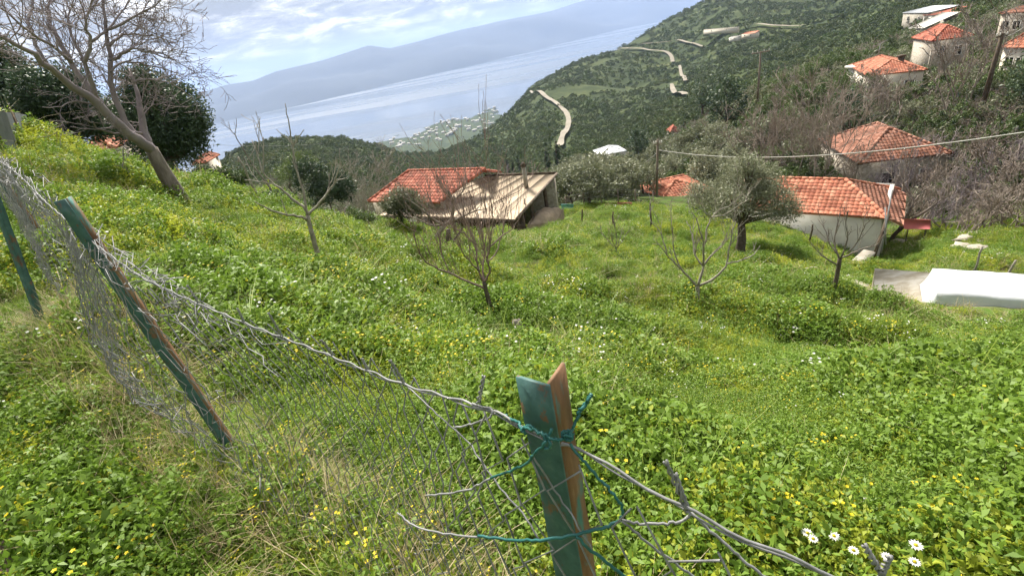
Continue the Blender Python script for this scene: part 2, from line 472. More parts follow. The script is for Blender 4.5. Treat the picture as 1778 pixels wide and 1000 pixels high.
def thing(name, label, cat, loc=(0, 0, 0), rz=0, group=None):
    o = link(name, None, None, loc)
    o.rotation_euler = (0, 0, rz)
    return tag(o, label, cat, group)
def copy_tree(o, parent=None):
    c = o.copy(); COL.objects.link(c)
    if parent is not None: c.parent = parent
    for ch in [q for q in KIDS.get(o.name, [])]:
        copy_tree(ch, c)
    return c
KIDS = {}

# ---------------------------------------------------------------- the setting
def build_ground():
    azs = np.concatenate([np.arange(-72, 72.01, .5), np.arange(76, 288, 4.)])
    azs = np.radians(azs)
    rs = np.exp(np.linspace(math.log(.25), math.log(4300), 380))
    A, Rg = np.meshgrid(azs, rs)
    x, y = np.sin(A)*Rg, np.cos(A)*Rg
    z = height(x.ravel(), y.ravel())
    na, nr = len(azs), len(rs)
    V = np.concatenate([np.stack([x.ravel(), y.ravel(), z], 1), [[0, 0, gz(0, 0)]]])
    i = np.arange(nr-1)[:, None]*na; j = np.arange(na)[None]
    F = np.stack([i+j, i+na+j, i+na+(j+1) % na, i+(j+1) % na], -1).reshape(-1, 4)
    fan = np.stack([np.full(na, nr*na), np.arange(na), (np.arange(na)+1) % na], 1)
    mb = MB(); mb.add(V, [F, fan])
    o = link('ground', mb.mesh('ground', 'hillside_ground', True))
    o['kind'] = 'structure'
    return o
build_ground()

def build_sea():
    mb = MB()
    rs = [0, 600, 1500, 3000, 6000, 12000, 24000, 45000]
    k = 48
    a = np.arange(k)*2*math.pi/k
    V = [[0, 0, -350.]]
    for r in rs[1:]:
        V += [[math.sin(t)*r, math.cos(t)*r, -350.] for t in a]
    F = [np.array([[1+j, 0, 1+(j+1) % k] for j in range(k)])]
    q = []
    for i in range(len(rs)-2):
        for j in range(k):
            b0, b1 = 1+i*k, 1+(i+1)*k
            q.append([b0+j, b0+(j+1) % k, b1+(j+1) % k, b1+j])
    mb.add(V, F+[np.array(q)])
    link('sea', mb.mesh('sea', 'sea_water'))['kind'] = 'structure'
build_sea()

def build_mountains():
    # shoreline and crest across the strait, from their directions in the photograph
    shore = [(-300, 375), (0, 300), (200, 256), (355, 218), (520, 184), (700, 142), (889, 98), (1050, 58), (1190, 25), (1290, 0), (1500, -54)]
    crest = [(-300, 200), (0, 215), (200, 190), (348, 161), (392, 147), (440, 140), (480, 124), (560, 104), (640, 80), (676, 84), (752, 64), (800, 51), (864, 38), (960, 19), (1000, 5), (1100, -22), (1240, -52), (1500, -110)]
    def azel(x, y):
        d = ray(x, y); return math.atan2(d[0], d[1]), math.atan2(d[2], math.hypot(d[0], d[1]))
    sa = np.array([azel(*p) for p in shore]); ca = np.array([azel(*p) for p in crest])
    azs = np.linspace(math.radians(-58), math.radians(36), 260)
    es, ec = np.interp(azs, sa[:, 0], sa[:, 1]), np.interp(azs, ca[:, 0], ca[:, 1])
    r0 = np.clip((CAMH+350)/np.tan(-es), 3000, 26000)
    n = 34
    t = np.linspace(0, 1.7, n)
    V = []
    for k in range(len(azs)):
        R = r0[k] + t*r0[k]*.42
        zc = math.tan(ec[k])*(r0[k]*1.42)+CAMH
        f = np.where(t <= 1, np.clip(t, 0, 1)**.8, np.clip(1-(t-1)*1.2, 0, 1))
        x, y = math.sin(azs[k])*R, math.cos(azs[k])*R
        nz = fbm(x/1500, y/1500, 50, 5)
        amp = (zc+350)*.22*np.sin(np.clip(t, 0, 1)*math.pi)
        V.append(np.stack([x, y, -352 + (zc+352)*f + nz*amp + vnoise(x/700, y/700, 8)*8*(t > .05)], 1))
    V = np.array(V).reshape(-1, 3)
    i = np.arange(len(azs)-1)[:, None]*n; j = np.arange(n-1)[None]
    F = np.stack([i+j, i+j+1, i+n+j+1, i+n+j], -1).reshape(-1, 4)
    mb = MB(); mb.add(V, F)
    link('mountains', mb.mesh('mountains', 'mountain', True))['kind'] = 'structure'
build_mountains()

ROADS = []
def strip(name, pix, width, mat, lift=.25, kind='structure', sub=10):
    """a track laid on the terrain through pixels"""
    P = np.array([G(*p[:2], *(p[2:3])) for p in pix])
    t = np.linspace(0, len(P)-1, (len(P)-1)*sub+1)
    Q = np.stack([np.interp(t, np.arange(len(P)), P[:, k]) for k in range(2)], 1)
    for _ in range(14 if kind == 'structure' and sub == 10 else 3):
        Q[1:-1] = (Q[:-2]+2*Q[1:-1]+Q[2:])/4
    d = np.gradient(Q, axis=0); d /= np.linalg.norm(d, axis=1)[:, None]+1e-9
    nrm = np.stack([-d[:, 1], d[:, 0]], 1)
    ROADS.append((Q, width*.5+(5 if width > 1 else .02)))
    w = width*(1+.25*vnoise(np.arange(len(Q))*.4, np.zeros(len(Q)), 5))
    L, Rr = Q+nrm*w[:, None]/2, Q-nrm*w[:, None]/2
    zl = np.maximum(np.maximum(height(L[:, 0], L[:, 1]), height(Rr[:, 0], Rr[:, 1])), height(Q[:, 0], Q[:, 1]))+lift
    V = np.concatenate([np.column_stack([L, zl]), np.column_stack([Rr, zl])])
    n = len(Q); i = np.arange(n-1)
    mb = MB(); mb.add(V, np.stack([i, i+n, i+n+1, i+1], 1))
    o = link(name, mb.mesh(name, mat))
    o['kind'] = kind
    return o
strip('road', [(922, 162), (945, 173), (968, 184), (984, 200), (989, 214), (984, 232), (976, 246), (972, 262)], 4.0, 'road_dirt', 2.4)
strip('road', [(1072, 90), (1100, 88), (1130, 92), (1158, 95), (1167, 104), (1168, 112)], 4.9, 'road_dirt', 2.4)
strip('road', [(1180, 120), (1188, 138), (1190, 148)], 3.5, 'road_dirt', 2.4)
strip('road', [(1166, 152), (1168, 164), (1190, 174)], 3.5, 'road_dirt', 2.4)
strip('road', [(1075, 88), (1130, 79), (1180, 71), (1260, 64), (1340, 52), (1420, 42), (1470, 33)], 4.9, 'road_dirt', 2.4)
strip('path', [(-95, 800, .6), (-68, 880, .6), (-36, 950, .6), (-4, 1020, .6), (30, 1090, .6)], .42, 'soil', .012, sub=6)

ROADS_PATH = ROADS[-1]
# haze over the strait: closed box round everything, sky outside
mb = MB(); mb.box((0, 4000, 100), (64000, 56000, 1000))
MATS['haze'] = hm = bpy.data.materials.new('haze'); hm.use_nodes = True
hm.node_tree.nodes.clear()
hm.cycles.homogeneous_volume = True
ho = hm.node_tree.nodes.new('ShaderNodeOutputMaterial')
hv = hm.node_tree.nodes.new('ShaderNodeVolumePrincipled')
hv.inputs['Color'].default_value = (.50, .65, .98, 1)
hv.inputs['Density'].default_value = 8e-5
hv.inputs['Anisotropy'].default_value = 0.0
hm.node_tree.links.new(hv.outputs[0], ho.inputs['Volume'])
hz = link('haze', mb.mesh('haze', 'haze'))
tag(hz, 'bluish haze in the air over the strait', 'haze', kind='stuff')

# ---------------------------------------------------------------- scattering of uncountable plants
def scatter(name, protos, P, rot, scl, idx, label, cat):
    me = bpy.data.meshes.new(name)
    me.vertices.add(len(P)); me.vertices.foreach_set('co', np.asarray(P, np.float32).ravel())
    for nm, typ, dat, key in (('rot', 'FLOAT_VECTOR', rot, 'vector'), ('scl', 'FLOAT', scl, 'value'), ('idx', 'INT', idx, 'value')):
        at = me.attributes.new(nm, typ, 'POINT')
        at.data.foreach_set(key, np.asarray(dat, np.int32 if typ == 'INT' else np.float32).ravel())
    me.update()
    coll = bpy.data.collections.new(name+'_kinds')
    for k, pm in enumerate(protos):
        coll.objects.link(bpy.data.objects.new(f'{name}_kind_{k:02d}', pm))
    o = link(name, me)
    tag(o, label, cat, kind='stuff')
    ng = bpy.data.node_groups.new(name, 'GeometryNodeTree')
    ng.interface.new_socket('Geometry', in_out='INPUT', socket_type='NodeSocketGeometry')
    ng.interface.new_socket('Geometry', in_out='OUTPUT', socket_type='NodeSocketGeometry')
    N, L = ng.nodes, ng.links
    gi, go = N.new('NodeGroupInput'), N.new('NodeGroupOutput')
    ip = N.new('GeometryNodeInstanceOnPoints'); ip.inputs['Pick Instance'].default_value = True
    ci = N.new('GeometryNodeCollectionInfo'); ci.inputs['Collection'].default_value = coll
    ci.inputs['Separate Children'].default_value = True; ci.inputs['Reset Children'].default_value = True
    def na(nm, t):
        n = N.new('GeometryNodeInputNamedAttribute'); n.data_type = t; n.inputs['Name'].default_value = nm
        return n.outputs['Attribute']
    e2r = N.new('FunctionNodeEulerToRotation')
    L.new(na('rot', 'FLOAT_VECTOR'), e2r.inputs[0])
    L.new(gi.outputs[0], ip.inputs['Points']); L.new(ci.outputs[0], ip.inputs['Instance'])
    L.new(na('idx', 'INT'), ip.inputs['Instance Index']); L.new(e2r.outputs[0], ip.inputs['Rotation'])
    L.new(na('scl', 'FLOAT'), ip.inputs['Scale'])
    L.new(ip.outputs[0], go.inputs[0])
    md = o.modifiers.new('scatter', 'NODES'); md.node_group = ng
    return o

def leaf_quads(C, D, N, L, W, fold=.25):
    """leaves: centre base C, direction D, normal N, length L, width W -> (n,4,3)"""
    D = D/(np.linalg.norm(D, axis=1)[:, None]+1e-9)
    S = np.cross(D, N); S /= np.linalg.norm(S, axis=1)[:, None]+1e-9
    Nn = np.cross(S, D)
    L, W = np.asarray(L)[:, None], np.asarray(W)[:, None]
    mid = C+D*L*.5
    return np.stack([C, mid+S*W*.5+Nn*W*fold, C+D*L-Nn*L*.08, mid-S*W*.5+Nn*W*fold], 1)
def rdir(n, g, up=0.0):
    v = g.normal(size=(n, 3)); v /= np.linalg.norm(v, axis=1)[:, None]
    v[:, 2] += up
    return v/np.linalg.norm(v, axis=1)[:, None]
def blades(mb, n, hmin, hmax, w, spread, lean, g, seg=3):
    for _ in range(n):
        a = g.uniform(0, 2*math.pi); b = np.array([g.normal()*spread, g.normal()*spread, -.02])
        h = g.uniform(hmin, hmax); d = np.array([math.cos(a), math.sin(a), 0]); ln = abs(g.normal())*lean
        s = np.array([-d[1], d[0], 0])
        t = np.linspace(0, 1, seg+1)
        c = b + np.outer(t, [0, 0, h])*(1-.35*ln*t[:, None]) + np.outer(t**2*ln*h, d)
        ww = w*g.uniform(.6, 1.2)*(1-t**1.6*.93)
        V = np.concatenate([c+s*ww[:, None]/2, c-s*ww[:, None]/2])
        i = np.arange(seg)
        mb.add(V, np.stack([i, i+1, i+seg+2, i+seg+1], 1))
def weed_clump(nst, h, rad, leafl, leafw, g, per=7):
    mb = MB()
    C, D, N = [], [], []
    for _ in range(nst):
        a = g.uniform(0, 2*math.pi); r = rad*math.sqrt(g.uniform())
        base = np.array([math.cos(a)*r, math.sin(a)*r, 0.]); top = base*1.3+np.array([0, 0, h*g.uniform(.45, 1.0)])
        for q in range(per):
            t = g.uniform(.25, 1.0) if q else 1.0
            C.append(base+(top-base)*t); v = rdir(1, g, .25)[0]; D.append(v); N.append(rdir(1, g, 1.1)[0])
    n = len(C)
    mb.quads(leaf_quads(np.array(C), np.array(D), np.array(N), leafl*g.uniform(.55, 1.15, n), leafw*g.uniform(.6, 1.1, n)))
    return mb
def protos_ground():
    g = np.random.default_rng(5)
    out = []
    for k in range(3): out.append(weed_clump(20, .17, .11, .028, .019, g, 8).mesh('weed', 'weed'))                 # 0-2 low clover-like weeds
    for k in range(2): out.append(weed_clump(19, .22, .12, .036, .019, g, 10).mesh('weed', 'weed_dark'))         # 3-4 darker leafy weeds
    for k in range(2):                                                                                       # 5-6 grass tufts
        mb = MB(); blades(mb, 26, .12, .34, .008, .04, .55, g); out.append(mb.mesh('tuft', 'grass_blade'))
    mb = MB(); blades(mb, 22, .15, .42, .006, .05, .8, g); out.append(mb.mesh('tuft', 'dry_grass'))             # 7 dry
    mb = weed_clump(7, .22, .10, .02, .018, g, 1)                                                             # 8 yellow flowers
    q = MB(); n = 9
    c = np.column_stack([g.normal(size=(n, 2))*.09, g.uniform(.14, .24, n)])
    Q = []
    for p in c:
        for a in np.arange(5)*2*math.pi/5:
            Q.append(leaf_quads(p[None], np.array([[math.cos(a), math.sin(a), .35]]), np.array([[0, 0, 1.]]), [.010], [.009])[0])
    q.quads(np.array(Q)); out.append(q.mesh('flower', 'yellow_petal'))
    q = MB(); Q = []                                                                                          # 9 tiny white flowers
    c = np.column_stack([g.normal(size=(6, 2))*.09, g.uniform(.12, .2, 6)])
    for p in c:
        for a in np.arange(6)*math.pi/3:
            Q.append(leaf_quads(p[None], np.array([[math.cos(a), math.sin(a), .2]]), np.array([[0, 0, 1.]]), [.011], [.008])[0])
    q.quads(np.array(Q)); out.append(q.mesh('flower', 'white_petal'))
    mb = weed_clump(13, .15, .12, .05, .036, g, 6); out.append(mb.mesh('weed', 'weed_dark'))                     # 10 broad leaves
    mb = MB(); blades(mb, 16, .25, .6, .012, .05, .6, g, 4); out.append(mb.mesh('tuft', 'grass_blade'))          # 11 tall broad grass
    return out
def keepout(x, y):
    """True where nothing grows: under houses, slab"""
    k = np.zeros(len(x), bool)
    for (cx, cy, hx, hy, a) in FOOT:
        dx, dy = x-cx, y-cy
        u, v = dx*math.cos(a)+dy*math.sin(a), -dx*math.sin(a)+dy*math.cos(a)
        k |= (abs(u) < hx) & (abs(v) < hy)
    return k
FOOT = []
def build_meadow():
    g = np.random.default_rng(77)
    P = protos_ground()
    R, SC_, ID, PT = [], [], [], []
    def layer(n, r0, r1, az0, az1, s0, s1, power=1.0):
        u = g.uniform(size=n)
        r = (r0**power + u*(r1**power-r0**power))**(1/power) if power else r0*(r1/r0)**u
        a = np.radians(g.uniform(az0, az1, n))
        x, y = np.sin(a)*r, np.cos(a)*r
        return x, y, g.uniform(s0, s1, n)
    L = [layer(16000, .55, 5, -66, 66, .65, 1.15, 1.4), layer(34000, 4, 14, -58, 60, .8, 1.35, 1.3), layer(52000, 12, 40, -52, 56, 1.0, 1.7, 1.3), layer(1800, .3, 2.2, -180, 180, .6, 1.0, 2), layer(5000, .6, 9, -150, -64, .7, 1.2, 1.6), layer(3500, .6, 9, 64, 120, .7, 1.2, 1.6)]
    x = np.concatenate([l[0] for l in L]); y = np.concatenate([l[1] for l in L]); s = np.concatenate([l[2] for l in L])
    r = np.hypot(x, y)
    k = ~keepout(x, y)
    # the trodden path at the far left stays thin, and little grows right under the lens
    side = (x*.675+y*.738)            # rough distance from the path side
    k &= ~((r < .55))
    for q in ROADS_PATH[0]: k &= (x-q[0])**2+(y-q[1])**2 > .2**2
    pth = vnoise(x*1.1, y*1.1, 4)
    x, y, s, r = x[k], y[k], s[k], r[k]
    z = height(x, y)
    n = len(x)
    pn = fbm(x*.45, y*.45, 61, 3); pn2 = fbm(x*.3+9, y*.3, 71, 3)
    u = g.uniform(size=n)
    idx = np.where(u < .66, g.integers(0, 3, n), np.where(u < .93, g.integers(3, 5, n), g.integers(5, 7, n)))
    idx = np.where((pn > .25) & (u > .35), g.integers(3, 5, n), idx)                 # darker leafy patches
    grassy = (pn2 > .42) & (u < .55)
    idx = np.where(grassy, g.integers(5, 7, n), idx)
    u2 = g.uniform(size=n)
    idx = np.where((u2 < .03) | ((u2 < .16) & (fbm(x*.35, y*.35, 95, 3) > .60)), 7, idx)
    idx = np.where((u2 > .968) & (r < 12), 8, idx)
    idx = np.where((u2 > .925) & (u2 <= .945) & (r > 3), 9, idx)
    fl = x*.675+y*.738 - .40              # signed distance to the fence line
    strip_ = np.abs(fl) < .35
    idx = np.where(strip_ & (u2 < .24) & (r < 6), 7, idx)
    idx = np.where(strip_ & (u2 > .24) & (u2 < .6) & (r < 6), 5, idx)
    camside = (fl < -.1) & (r < 4)
    idx = np.where(camside & (u2 > .45) & (u2 < .66), 10, idx)
    idx = np.where((fl > .5) & (r < 7) & (u2 > .60) & (u2 < .63), 11, idx)
    s = s*np.clip(.95+.75*fbm(x*.8, y*.8, 90, 3), .45, 1.7)
    s = np.where(camside, s*.75, s)
    s = np.where(strip_ & (r < 6), s*.8, s)
    s = np.where((r < 9) & ~strip_ & np.isin(idx, (5, 6, 7, 11)), s*np.clip(.5+r*.04, .5, .85), s)
    rot = np.column_stack([g.normal(size=n)*.18, g.normal(size=n)*.18, g.uniform(0, 6.283, n)])
    scatter('meadow_weeds', P, np.column_stack([x, y, z]), rot, s, idx, 'lush green weeds and grass with small yellow flowers covering the sloping field', 'grass')
# ---------------------------------------------------------------- trees
def wob(p, d, L, n, g, bend=.18, up=0.):
    """a slightly crooked path"""
    P = [np.asarray(p, float)]; d = np.asarray(d, float)/np.linalg.norm(d)
    for k in range(n):
        d = d+g.normal(size=3)*bend+np.array([0, 0, up]); d /= np.linalg.norm(d)
        P.append(P[-1]+d*L/n)
    return np.array(P), d
def grow(mb, p, d, L, r, depth, g, up=.05, kids=(3, 5), ratio=.62, spread=.8, bend=.16, rmin=.004, k=4, seg=4):
    P, dl = wob(p, d, L, seg, g, bend, up)
    R = np.linspace(r, max(rmin, r*.45), len(P))
    mb.tube(P, R, k if r > .012 else 3, cap=False)
    if depth <= 0: return
    for _ in range(g.integers(kids[0], kids[1]+1)):
        t = g.uniform(.25, 1.0)*(len(P)-1); i = min(int(t), len(P)-2); f = t-i
        q = P[i]*(1-f)+P[i+1]*f
        dd = (P[i+1]-P[i]); dd /= np.linalg.norm(dd)
        nd = dd+rdir(1, g)[0]*spread+np.array([0, 0, up*2])
        grow(mb, q, nd, L*ratio*g.uniform(.6, 1.1), max(rmin, R[i]*.62), depth-1, g, up, kids, ratio, spread, bend, rmin, k, seg)
def limb(mb, pix, r, r0, r1, g, k=7, dep=0., twigs=0, tw=dict(), jit=.0, smooth=True):
    """a limb drawn through photo directions at the tree's own range; dep lets it lean nearer or further"""
    n = len(pix)
    P = np.array([T(px, py, r+dep*i/(n-1)*(1 if i else 0)) for i, (px, py) in enumerate(pix)])
    t = np.linspace(0, n-1, (n-1)*3+1)
    Q = np.stack([np.interp(t, np.arange(n), P[:, c]) for c in range(3)], 1)
    if smooth:
        Q[1:-1] = (Q[:-2]+2*Q[1:-1]+Q[2:])/4
    Q[1:-1] += g.normal(size=Q[1:-1].shape)*jit
    R = np.linspace(r0, r1, len(Q))
    mb.tube(Q, R, k)
    for _ in range(twigs):
        u = g.uniform(tw.get('from', .25), 1)*(len(Q)-1); i = min(int(u), len(Q)-2)
        d = Q[i+1]-Q[i]; d /= np.linalg.norm(d)
        grow(mb, Q[i], d*tw.get('follow', .6)+rdir(1, g)[0]*tw.get('spread', .9)+np.array([0, 0, tw.get('up', .2)]), tw.get('L', .6)*g.uniform(.5, 1.2), min(R[i]*.6, tw.get('r', .012)),
             tw.get('depth', 1), g, tw.get('gup', .06), tw.get('kids', (2, 4)), tw.get('ratio', .6), tw.get('sp2', .8), tw.get('bend', .16), tw.get('rmin', .004), 4, tw.get('seg', 4))
    return Q
def leaves(mb, P, L, W, g, up=.2):
    n = len(P)
    mb.quads(leaf_quads(P, rdir(n, g, up), rdir(n, g, .5), L*g.uniform(.6, 1.3, n), W*g.uniform(.6, 1.3, n)))
def crown_pts(blobs, n, g, clump=.22, shell=.75):
    """points in clumps near the surface of several ellipsoids (cx,cy,cz,rx,ry,rz)"""
    blobs = np.array(blobs, float)
    wgt = (blobs[:, 3]*blobs[:, 4]*blobs[:, 5])**(2/3); wgt /= wgt.sum()
    nc = max(8, n//28)
    b = g.choice(len(blobs), nc, p=wgt)
    d = rdir(nc, g)
    rad = np.where(g.uniform(size=nc) < shell, g.uniform(.8, 1.04, nc), g.uniform(.3, .85, nc))
    c = blobs[b, :3]+d*rad[:, None]*blobs[b, 3:]
    k = g.integers(0, nc, n)
    return c[k]+rdir(n, g)*(g.uniform(size=n)**.5*clump*g.uniform(.6, 1.5, n))[:, None]
def P0(px, py, rmin=.6): return G(px, py, rmin)

g_ = np.random.default_rng(21)
# --- the leaning bare tree on the left
def bare_leaning_tree():
    g = np.random.default_rng(4); r = 14.0
    base = P0(322, 366)
    r = math.hypot(base[0], base[1])
    th = thing('bare_tree', 'large leaning bare tree with spreading grey branches on the grassy slope', 'tree', base)
    off = base
    tr = MB()
    limb(tr, [(326, 372), (316, 352), (298, 322), (279, 290), (262, 258)], r, .20, .125, g, 9)
    tw = dict(L=.95, r=.012, depth=2, kids=(3, 4), up=.15, spread=.9, rmin=.0042, ratio=.6, gup=.03)
    br = MB()
    def lb(pix, r0, r1, dep, n, **kw):
        limb(br, pix, r, r0*.72, r1*.6, g, 6, dep, int(n*1.15), {**tw, **kw}, .015)
    lb([(264, 262), (240, 243), (208, 221), (166, 177), (125, 151), (86, 117), (52, 88), (0, 62), (-40, 50)], .16, .02, -2.0, 20)
    lb([(180, 192), (161, 161), (125, 109), (99, 68), (83, 34), (86, 0), (82, -40)], .085, .025, 1.2, 18)
    lb([(168, 178), (156, 135), (145, 109), (158, 73), (148, 44), (156, 16), (160, -36)], .07, .02, -.8, 18)
    lb([(259, 258), (247, 215), (243, 180), (231, 145), (224, 120)], .13, .02, 1.0, 12)
    lb([(244, 246), (206, 190), (192, 145), (192, 99), (184, 52), (179, 0), (178, -40)], .09, .025, .6, 22)
    lb([(90, 121), (60, 78), (49, 39), (57, 0), (52, -40)], .05, .02, .8, 14)
    lb([(125, 109), (100, 85), (80, 75), (40, 48), (10, 20), (-10, 0)], .045, .015, -1, 12)
    lb([(192, 105), (221, 86), (247, 88), (286, 99), (322, 110)], .045, .010, -1.0, 16, L=.8)
    lb([(190, 80), (208, 60), (247, 60), (280, 65), (310, 80)], .04, .010, .9, 16, L=.8)
    lb([(184, 52), (221, 36), (260, 16), (292, -6)], .04, .012, -.5, 12, L=.8)
    lb([(158, 73), (185, 55), (215, 18), (240, -20)], .04, .012, .5, 12)
    lb([(231, 145), (260, 137), (299, 145), (325, 164), (352, 184)], .03, .007, .4, 12, L=.55)
    lb([(192, 125), (215, 108), (250, 112), (290, 122), (318, 130)], .035, .008, 1.2, 14, L=.7)
    lb([(246, 232), (213, 232), (171, 226), (156, 208), (130, 204)], .045, .008, -.9, 5, L=.6)
    lb([(190, 200), (165, 184), (135, 174), (105, 185), (73, 186)], .035, .008, -1.3, 5, L=.6)
    lb([(146, 109), (120, 60), (118, 20), (105, -30)], .04, .015, 1.0, 14)
    for mb in (tr, br):
        mb.V = [v-off for v in mb.V]
    part('trunk', tr, 'bark_grey', th, True)
    part('branches', br, 'twig_purple', th)
bare_leaning_tree()

def fruit_tree(name, label, basepix, trunk, limbs, mat_t, mat_b, rt, seed, cat='tree', group=None, rmin=.6):
    g = np.random.default_rng(seed)
    base = P0(*basepix, rmin); r = math.hypot(base[0], base[1])
    th = thing(name, label, cat, base, 0, group)
    tr = MB(); limb(tr, trunk, r, rt[0], rt[1], g, 8, 0, 0, {}, .004)
    br = MB()
    for L in limbs:
        pix, r0, r1, dep, n = L[:5]; kw = L[5] if len(L) > 5 else {}
        limb(br, pix, r, r0, r1, g, 6, dep, n, {**dict(L=.45, r=.008, depth=1, kids=(1, 3), up=.5, spread=.6, rmin=.0045, gup=.08, bend=.09), **kw}, .006)
    for mb in (tr, br): mb.V = [v-base for v in mb.V]
    part('trunk', tr, mat_t, th, True); part('branches', br, mat_b, th)
    return th
fruit_tree('young_tree', 'slender young bare tree with a forked top standing left of the tiled shed', (557, 462),
    [(558, 468), (553, 445), (547, 425), (540, 399), (534, 374)], [
    ([(536, 383), (518, 375), (491, 372), (467, 363), (443, 351)], .022, .008, -.5, 1),
    ([(534, 374), (531, 363), (515, 351), (494, 333), (473, 319), (455, 300), (459, 258), (457, 238)], .024, .007, .3, 3),
    ([(455, 300), (449, 273), (437, 243)], .014, .006, .3, 2),
    ([(534, 374), (557, 351), (572, 333), (582, 312), (590, 291), (590, 258)], .022, .006, -.3, 3),
    ([(533, 370), (527, 330), (515, 300), (509, 270), (506, 240), (500, 207), (495, 180)], .02, .006, .3, 2),
    ([(508, 250), (495, 238), (480, 225)], .009, .005, .1, 0), ([(509, 252), (518, 240), (528, 225)], .009, .005, -.1, 0),
    ([(582, 312), (596, 312), (603, 308)], .009, .005, .1, 0), ([(473, 319), (450, 315), (425, 313)], .009, .005, .2, 1)], 'bark_pale', 'bark_pale', (.045, .03), 31)
fruit_tree('dead_sapling', 'thin dead sapling with broken twigs beside the pale leaning stick', (472, 345),
    [(474, 345), (470, 327), (455, 308), (440, 288)], [
    ([(440, 288), (419, 255), (408, 234), (396, 222), (383, 213)], .02, .007, .3, 3, dict(L=.35)), ([(408, 234), (411, 216), (410, 205)], .012, .006, -.2, 1, dict(L=.3)), ([(440, 288), (424, 286), (412, 280)], .013, .006, .4, 2, dict(L=.35))],
    'bark_grey', 'bark_grey', (.035, .02), 32)
fruit_tree('fruit_tree', 'bare fruit tree with many upright reddish shoots in the middle of the field', (861, 562),
    [(862, 566), (857, 550), (851, 534), (845, 510), (840, 489)], [
    ([(843, 502), (810, 488), (781, 474), (752, 464), (734, 450), (723, 427), (718, 405)], 0.0187, 0.0050, -.5, 11, dict(L=.75, up=1.1, r=.0055, rmin=.003)),
    ([(840, 491), (832, 472), (826, 452), (829, 434), (819, 408), (810, 390), (800, 372)], 0.0187, 0.0062, .4, 18, dict(L=1.15, up=1.1, r=.0055, rmin=.003, depth=1)),
    ([(840, 491), (851, 474), (850, 460), (845, 452), (850, 434), (853, 402), (856, 372), (850, 340)], 0.0173, 0.0050, -.3, 16, dict(L=1.15, up=1.1, r=.0055, rmin=.003)),
    ([(851, 428), (870, 411), (890, 398), (906, 373), (914, 352)], 0.0130, 0.0037, .5, 12, dict(L=.9, up=1.1, r=.0055, rmin=.003)),
    ([(840, 491), (838, 465), (842, 438), (838, 410), (836, 385)], 0.0158, 0.0056, .7, 16, dict(L=1.15, up=1.1, r=.0055, rmin=.003)),
    ([(832, 470), (815, 455), (800, 430), (790, 400), (786, 372)], 0.0130, 0.0043, -.6, 13, dict(L=1.0, up=1.1, r=.0055, rmin=.003)),
    ([(781, 474), (768, 445), (762, 415), (752, 385)], 0.0101, 0.0037, .5, 9, dict(L=.9, up=1.1, r=.0055, rmin=.003)),
    ([(845, 455), (862, 440), (872, 408), (878, 372), (880, 340)], 0.0115, 0.0037, .8, 11, dict(L=1.0, up=1.1, r=.0055, rmin=.003)),
    ([(828, 425), (806, 405), (784, 395), (762, 390), (745, 372)], 0.0115, 0.0037, .3, 12, dict(L=.85, up=1.0, r=.0055, rmin=.003))], 'bark_dark', 'twig_peach', (.05, .034), 33)
fruit_tree('fruit_tree', 'pale bare fruit tree with open bowl of branches left of the olive tree', (1212, 541),
    [(1212, 545), (1212, 525), (1211, 510), (1211, 496)], [
    ([(1211, 498), (1193, 479), (1181, 464), (1162, 448), (1144, 424)], .03, .008, -.4, 4, dict(L=.4)),
    ([(1183, 466), (1171, 443), (1168, 409), (1166, 381)], .016, .006, -.1, 3), ([(1158, 442), (1152, 421), (1147, 402), (1129, 385), (1128, 366)], .014, .005, .3, 3),
    ([(1212, 496), (1219, 474), (1222, 460), (1234, 445), (1241, 436), (1258, 424), (1263, 405)], .028, .008, .3, 5),
    ([(1222, 462), (1205, 443), (1204, 421), (1200, 400), (1192, 384)], .02, .007, .5, 5), ([(1221, 460), (1221, 440), (1222, 421), (1214, 400), (1210, 378), (1196, 366)], .02, .006, -.4, 5),
    ([(1223, 425), (1229, 392), (1236, 376), (1248, 366), (1272, 354), (1291, 336)], .018, .005, .3, 6), ([(1235, 378), (1220, 366), (1208, 350)], .011, .005, -.2, 3),
    ([(1212, 497), (1234, 488), (1253, 472), (1264, 457), (1267, 426), (1272, 402), (1278, 384)], .028, .008, .2, 5), ([(1263, 458), (1289, 452), (1310, 442), (1320, 426)], .015, .005, .4, 2),
    ([(1238, 377), (1262, 372), (1290, 352), (1300, 345)], .012, .005, .5, 3)], 'bark_pale', 'bark_pale', (.05, .037), 34)
fruit_tree('fruit_tree', 'small bare fruit tree between the white shed wall and the concrete slab', (1446, 514),
    [(1445, 519), (1449, 496), (1455, 469), (1458, 449)], [
    ([(1456, 462), (1436, 450), (1424, 442), (1409, 423)], .022, .007, -.3, 4), ([(1458, 450), (1450, 430), (1449, 412), (1456, 385), (1458, 370)], .024, .007, .3, 6),
    ([(1459, 449), (1468, 430), (1472, 410), (1468, 385), (1474, 365)], .022, .007, -.3, 6), ([(1459, 449), (1480, 440), (1500, 431), (1523, 427), (1534, 408)], .022, .006, .4, 5),
    ([(1452, 440), (1438, 420), (1432, 395), (1420, 380)], .016, .006, .5, 5), ([(1470, 440), (1490, 420), (1500, 395), (1512, 380)], .016, .006, -.5, 5)], 'bark_dark', 'bark_grey', (.06, .045), 35)
